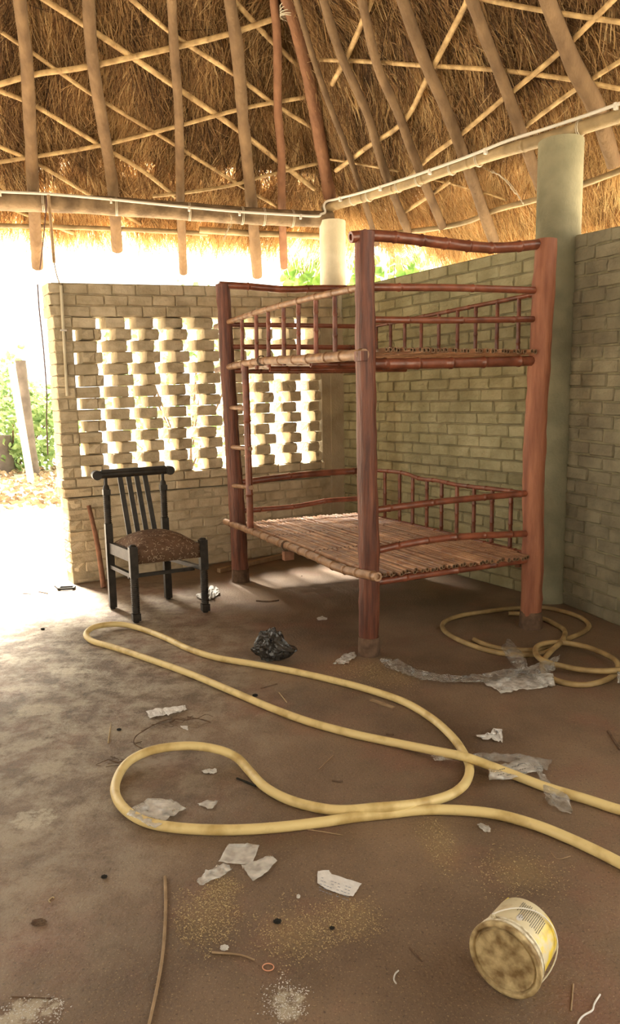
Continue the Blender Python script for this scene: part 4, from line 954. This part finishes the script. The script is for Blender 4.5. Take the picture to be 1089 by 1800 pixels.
# stick leaning on the back wall
a = gnd(182, 1033, 0); b = onv(156, 889, W0, W1, .03, nW); mb = MB(); rough_pole(mb, [a + Vector((0, 0, 0)), (a + b) / 2 + Vector((.012, 0, 0)), b], .021, 9, .018, seed=3)
tag(mb.build('leaning_stick', 'stick_red', org=a), 'brown wooden stick leaning on the brick wall behind the chair', 'stick')
# husk spills: uncountable grains
def spill(px, rx, ry, n, label, m='grain'):
    n = int(n * (.7 if m == 'grain' else .35))
    c = gnd(*px); mb = MB()
    for k in range(n):
        a = U(0, 6.28); q = 1.15 * math.sqrt(rnd()) * (.55 + .9 * abs(noise.noise(Vector((math.cos(a) * 2, math.sin(a) * 2, c.x * 9)))) + abs(random.gauss(0, .15))); p = Vector((c.x + rx * q * math.cos(a), c.y + ry * q * math.sin(a), .0012)); s_ = U(.0008, .0018); d = Vector((math.cos(a * 7), math.sin(a * 7), 0)); e_ = Vector((-d.y, d.x, 0))
        mb.add([p + d * s_ * 1.8, p - d * s_ * 1.2 + e_ * s_, p - d * s_ * 1.2 - e_ * s_, p + Vector((0, 0, s_ * .9))], [(0, 1, 2), (0, 3, 1), (1, 3, 2), (2, 3, 0)])
    tag(mb.build('husk_spill', m, org=c), label, 'husks', kind='stuff')
spill((365, 1610), .10, .13, 1500, 'scatter of golden husks below the three packets'); spill((392, 1562), .06, .06, 450, 'small golden husk patch touching the lowest packet')
spill((520, 1640), .11, .12, 900, 'thin husk scatter below the paper slip to its left'); spill((610, 1615), .09, .10, 800, 'thin husk scatter right under the paper slip'); spill((770, 1480), .05, .15, 400, 'trail of reddish husks below the lower hose')
spill((660, 1185), .30, .22, 1100, 'dusty husk scatter by the near bed post foot'); spill((910, 1535), .16, .12, 500, 'sparse husk scatter above the bucket')
spill((505, 1760), .055, .06, 900, 'white plaster crumbs on the floor at bottom centre', 'grey_paper'); spill((60, 1775), .09, .05, 700, 'white plaster crumbs in the bottom left corner', 'grey_paper')

# ============================================================ BUCKET
PHI = math.radians(39); axis = Vector((math.sin(PHI), math.cos(PHI), 0)); LB_ = .160; RL_ = .108
lidc = gnd(885, 1690, .09); lidc.z = .0915
right_ = Vector((-axis.y, axis.x, 0)); upv = Vector((0, 0, 1))
pail = bpy.data.objects.new('paint_bucket', None); COL.objects.link(pail); pail.location = lidc; pail.scale = (.833, .833, .833)
tag(pail, 'dirty yellow and cream paint bucket lying on its side at lower right', 'bucket')
pail.rotation_euler = Matrix(((right_.x, upv.x, axis.x), (right_.y, upv.y, axis.y), (right_.z, upv.z, axis.z))).to_euler()
# tilt slightly so that the narrower base also touches the floor
def lathe(prof, n=48):
    mb = MB(); vs = []
    for r_, z_ in prof:
        for k in range(n): a = 2 * math.pi * k / n; vs.append((r_ * math.cos(a), r_ * math.sin(a), z_))
    mb.add(vs, [(i * n + k, i * n + (k + 1) % n, (i + 1) * n + (k + 1) % n, (i + 1) * n + k) for i in range(len(prof) - 1) for k in range(n)], True)
    return mb
def lbuild(mb, name, m, par=pail):
    me = bpy.data.meshes.new(name); me.from_pydata([(-v[0], v[1], v[2]) for v in mb.v], [], mb.f); me.polygons.foreach_set('use_smooth', mb.sm); me.materials.append(M[m])
    bm = bmesh.new(); bm.from_mesh(me); bmesh.ops.remove_doubles(bm, verts=bm.verts, dist=1e-6); bmesh.ops.recalc_face_normals(bm, faces=bm.faces); bm.to_mesh(me); bm.free()
    o = bpy.data.objects.new(name, me); COL.objects.link(o); o.parent = par; return o
body = lbuild(lathe([(.098, .012), (.100, .02), (.097, .1), (.094, LB_), (.091, LB_ + .004), (.086, LB_ + .001), (.084, LB_ - .004), (.0005, LB_ - .004)]), 'body', 'bucket')
lid = lbuild(lathe([(.0005, .006), (.082, .006), (.086, .0045), (.0875, .0015), (.089, .0045), (.090, .009), (.0935, .009), (.095, .001), (.098, -.001), (.1065, .000), (RL_, .003), (RL_, .010), (.1055, .014), (.1055, .018), (.101, .020)]), 'lid', 'bucket_lid'); lid['label'] = 'mud-caked lid'
rim = lbuild(lathe([(.0985, .020), (.104, .021), (.1045, .029), (.1005, .031), (.0995, .037), (.103, .038), (.103, .042), (.099, .0435)]), 'rim', 'bucket_rim')
# wire handle hinged on the collar
ea = math.radians(118); e1 = Vector((math.cos(ea), math.sin(ea), 0)); q1 = Vector((math.sin(ea), -math.cos(ea), 0)); tilt = math.radians(48)
mb = MB(); pts = [e1 * .101 + Vector((0, 0, .034))]
for k in range(25):
    a = math.pi * k / 24; R1 = .113; R2 = .150
    pts.append(e1 * R1 * math.cos(a) + (q1 * math.cos(tilt) + Vector((0, 0, 1)) * math.sin(tilt)) * R2 * math.sin(a) + Vector((0, 0, .034)))
pts.append(-e1 * .101 + Vector((0, 0, .034))); mb.tube(pts, .0021, 7); lbuild(mb, 'handle', 'pvc')
for s_ in (1, -1):
    mb = MB(); c = e1 * s_ * .105 + Vector((0, 0, .034)); mb.tube([c - e1 * s_ * .008, c + e1 * s_ * .008], .007, 10); lbuild(mb, 'handle_ear', 'bucket_rim', rim)
# rows of small printed text on the pail, and a pale oval mark
mb = MB(); rs = random.Random(9)
def on_pail(ang, z, up_=.0006): r_ = .100 - (z - .02) * .038 + up_; return Vector((r_ * math.cos(ang), r_ * math.sin(ang), z))
def dash(mb, a0, z0, z1, da, th=.0004):
    k = [on_pail(a0, z0), on_pail(a0 + da, z0), on_pail(a0 + da, z1), on_pail(a0, z1)]; k2 = [on_pail(a0, z0, .0002), on_pail(a0 + da, z0, .0002), on_pail(a0 + da, z1, .0002), on_pail(a0, z1, .0002)]
    mb.add(k + k2, [(0, 1, 2, 3), (0, 4, 5, 1), (1, 5, 6, 2), (2, 6, 7, 3), (3, 7, 4, 0)])
for row in range(15):
    a0 = math.radians(92 - row * 3.3); z = .142 - .001 * row + rs.uniform(-.004, .004); zend = (.095 if row < 5 else .068) + rs.uniform(0, .012)
    if row in (2, 3, 4): zend = .075
    while z > zend:
        w_ = rs.uniform(.004, .009); dash(mb, a0, z - w_, z, math.radians(1.1)); z -= w_ + .0016
lbuild(mb, 'printed_text', 'ink', body)
mb = MB(); n = 20; mb.add([on_pail(math.radians(82) + math.radians(5) * math.sin(2 * math.pi * k / n), .072 + .015 * math.cos(2 * math.pi * k / n)) for k in range(n)] , [tuple(range(n))]); lbuild(mb, 'oval_mark', 'grey_paper', body)

# ============================================================ OUTSIDE
def leaf_shape(mb, c, d, w, L, nrm, mi=0):
    s_ = d.cross(nrm).normalized(); k = nrm * L * .12
    mb.add([c, c + d * L * .3 + s_ * w, c + d * L * .3 - s_ * w, c + d * L * .7 + s_ * w * .7 + k, c + d * L * .7 - s_ * w * .7 + k, c + d * L - k, c + d * L * .35 - k * .6, c + d * L * .7],
           [(0, 6, 1), (0, 2, 6), (1, 6, 7, 3), (2, 4, 7, 6), (3, 7, 5), (4, 5, 7)], mi=mi)
def vine(px, depth, n, size, label, seed, group=None):
    rs_ = random.Random(seed); x0, y0, x1, y1 = px
    def at(x, y, d): return CAM + ray(x, y) * d
    base = at((x0 + x1) / 2, y1 + 20, depth); root = empty('climbing_vine', Vector((base.x, base.y, 0)), label, 'vine', group)
    mb = MB(); w = worg(root)
    for k in range(4):
        x = x0 + (x1 - x0) * (k + .5) / 4; pts = [Vector((base.x + (k - 1.5) * .1, base.y, 0)), at(x, y1 + 10, depth)] + [at(x + rs_.uniform(-10, 10), y1 + (y0 - y1) * j / 3, depth + rs_.uniform(-.1, .1)) for j in range(4)]
        mb.tube(spline(pts, 5), .006, 6)
    mb.build('stem', 'twig', root)
    for k in range(n):
        c = at(rs_.uniform(x0, x1), rs_.uniform(y0, y1), depth + rs_.uniform(-.35, .35)); d = Vector((rs_.uniform(-.6, .6), rs_.uniform(-.4, .4), rs_.uniform(-1, -.2))).normalized(); nn = Vector((rs_.uniform(-.5, .5), -1, rs_.uniform(-.2, .6)))
        nn = (nn - d * nn.dot(d)).normalized(); mb = MB(); L = size * rs_.uniform(.6, 1.25); leaf_shape(mb, c, d, L * .36, L, nn); mb.build('leaf', 'leaf', root)
vine((500, 430, 566, 500), 8.0, 44, .17, 'bright green broad-leaved vine seen left of the corner column', 5)
vine((612, 445, 730, 505), 7.9, 60, .14, 'sunlit green vine seen behind the near bed post above the wall', 6)
def bush(c, R_, n, leaf, m, label, seed, group=None, name='bush'):
    rs_ = random.Random(seed); root = empty(name, c, label, 'bush', group); mb = MB()
    for k in range(5): a = k * 1.26; mb.tube([Vector(c), Vector(c) + Vector((R_[0] * .5 * math.cos(a), R_[1] * .5 * math.sin(a), R_[2] * 1.1))], .02, 5)
    mb.build('stem', 'twig', root); mb = MB()
    for k in range(n):
        d = Vector((rs_.gauss(0, 1), rs_.gauss(0, 1), rs_.gauss(0, 1))).normalized(); q = rs_.uniform(.55, 1) * (1 + .25 * noise.noise(d * 3))
        p = Vector(c) + Vector((d.x * R_[0], d.y * R_[1], R_[2] + d.z * R_[2])) * 1.0 * q + Vector((0, 0, R_[2] * (1 - q)))
        e_ = Vector((rs_.uniform(-1, 1), rs_.uniform(-1, 1), rs_.uniform(-1, .3))).normalized(); nn = e_.orthogonal().normalized(); leaf_shape(mb, p, e_, leaf * .3, leaf * rs_.uniform(.6, 1.2), nn)
    o = mb.build('foliage', m, root); o['kind'] = 'stuff'; return root
bush(Vector((-6.3, 15.5, 0)), (1.6, 1.0, 1.0), 1500, .22, 'leaf_pale', 'low leafy bush beside the tree trunk beyond the doorway', 1)
bush(Vector((-10.0, 21, 0)), (2.5, 1.5, 1.6), 1500, .32, 'leaf_pale', 'pale bush behind the rail fence far left', 2)
bush(Vector((-2.4, 14.5, 0)), (1.9, 1.0, 1.9), 700, .20, 'leaf_pale', 'sun-bleached bush showing over the back wall at left', 3)
bush(Vector((2.4, 12.0, 0)), (1.6, 1.1, 2.0), 1200, .20, 'leaf_pale', 'sunlit bush showing over the wall corner', 4)
# trunk, leaning pale pole, stump, rail fence
def at_d(x, y, Y): d = ray(x, y); return CAM + d * (Y / d.y)
YT = 14.0
a = at_d(54, 800, YT); b = at_d(42, 690, YT); mb = MB(); c_ = Vector((a.x, a.y, -.0)); rough_pole(mb, [Vector((a.x + .02, a.y, 0)), a, b, b + (b - a) * .5], .13, 12, .09, seed=6, step=.2)
tag(mb.build('tree', 'bark', org=Vector((a.x, a.y, 0))), 'grey tree trunk beyond the doorway at far left', 'tree')
mb = MB(); a = at_d(57, 860, 12.6); b = at_d(20, 640, 12.6); mb.tube([Vector((a.x, a.y, 0)), a, b], .06, 10); tag(mb.build('leaning_pole', 'plaster_pale', org=Vector((a.x, a.y, 0))), 'pale pole leaning in front of the tree trunk outside', 'pole')
mb = MB(); a = at_d(8, 818, 15); mb2 = at_d(6, 765, 15); rough_pole(mb, [Vector((a.x, a.y, 0)), a, mb2], .2, 10, .16, seed=8, step=.15); tag(mb.build('stump', 'bark', org=Vector((a.x, a.y, 0))), 'short brown tree stump at the left photo edge outside', 'stump')
fr = empty('rail_fence', Vector((-9.5, 17.5, 0)), 'low log rail fence behind the tree trunk outside', 'fence')
a = at_d(-60, 700, 17.5); b = at_d(42, 694, 17.5); mb = MB(); rough_pole(mb, [a, b], .08, 8, seed=3, step=.3); mb.build('rail', 'bark', fr)
for x in (-20, 38):
    p = at_d(x, 690, 17.55); mb = MB(); mb.tube([Vector((p.x, p.y, 0)), p], .07, 8); mb.build('fence_post', 'bark', fr)
# dry leaf litter outside
mb = MB()
for k in range(900):
    x = U(-40, 110); y = U(770, 900); p = gnd(x, y, .0); p.z = .04 + U(0, .1); d = Vector((U(-1, 1), U(-1, 1), U(-.2, .4))).normalized(); leaf_shape(mb, p, d, .04, .14, d.orthogonal().normalized())
tag(mb.build('leaf_litter', 'leaf_dry', org=gnd(40, 820)), 'dry fallen leaves on the ground beyond the doorway', 'leaves', kind='stuff')
print('objects', len(bpy.data.objects))
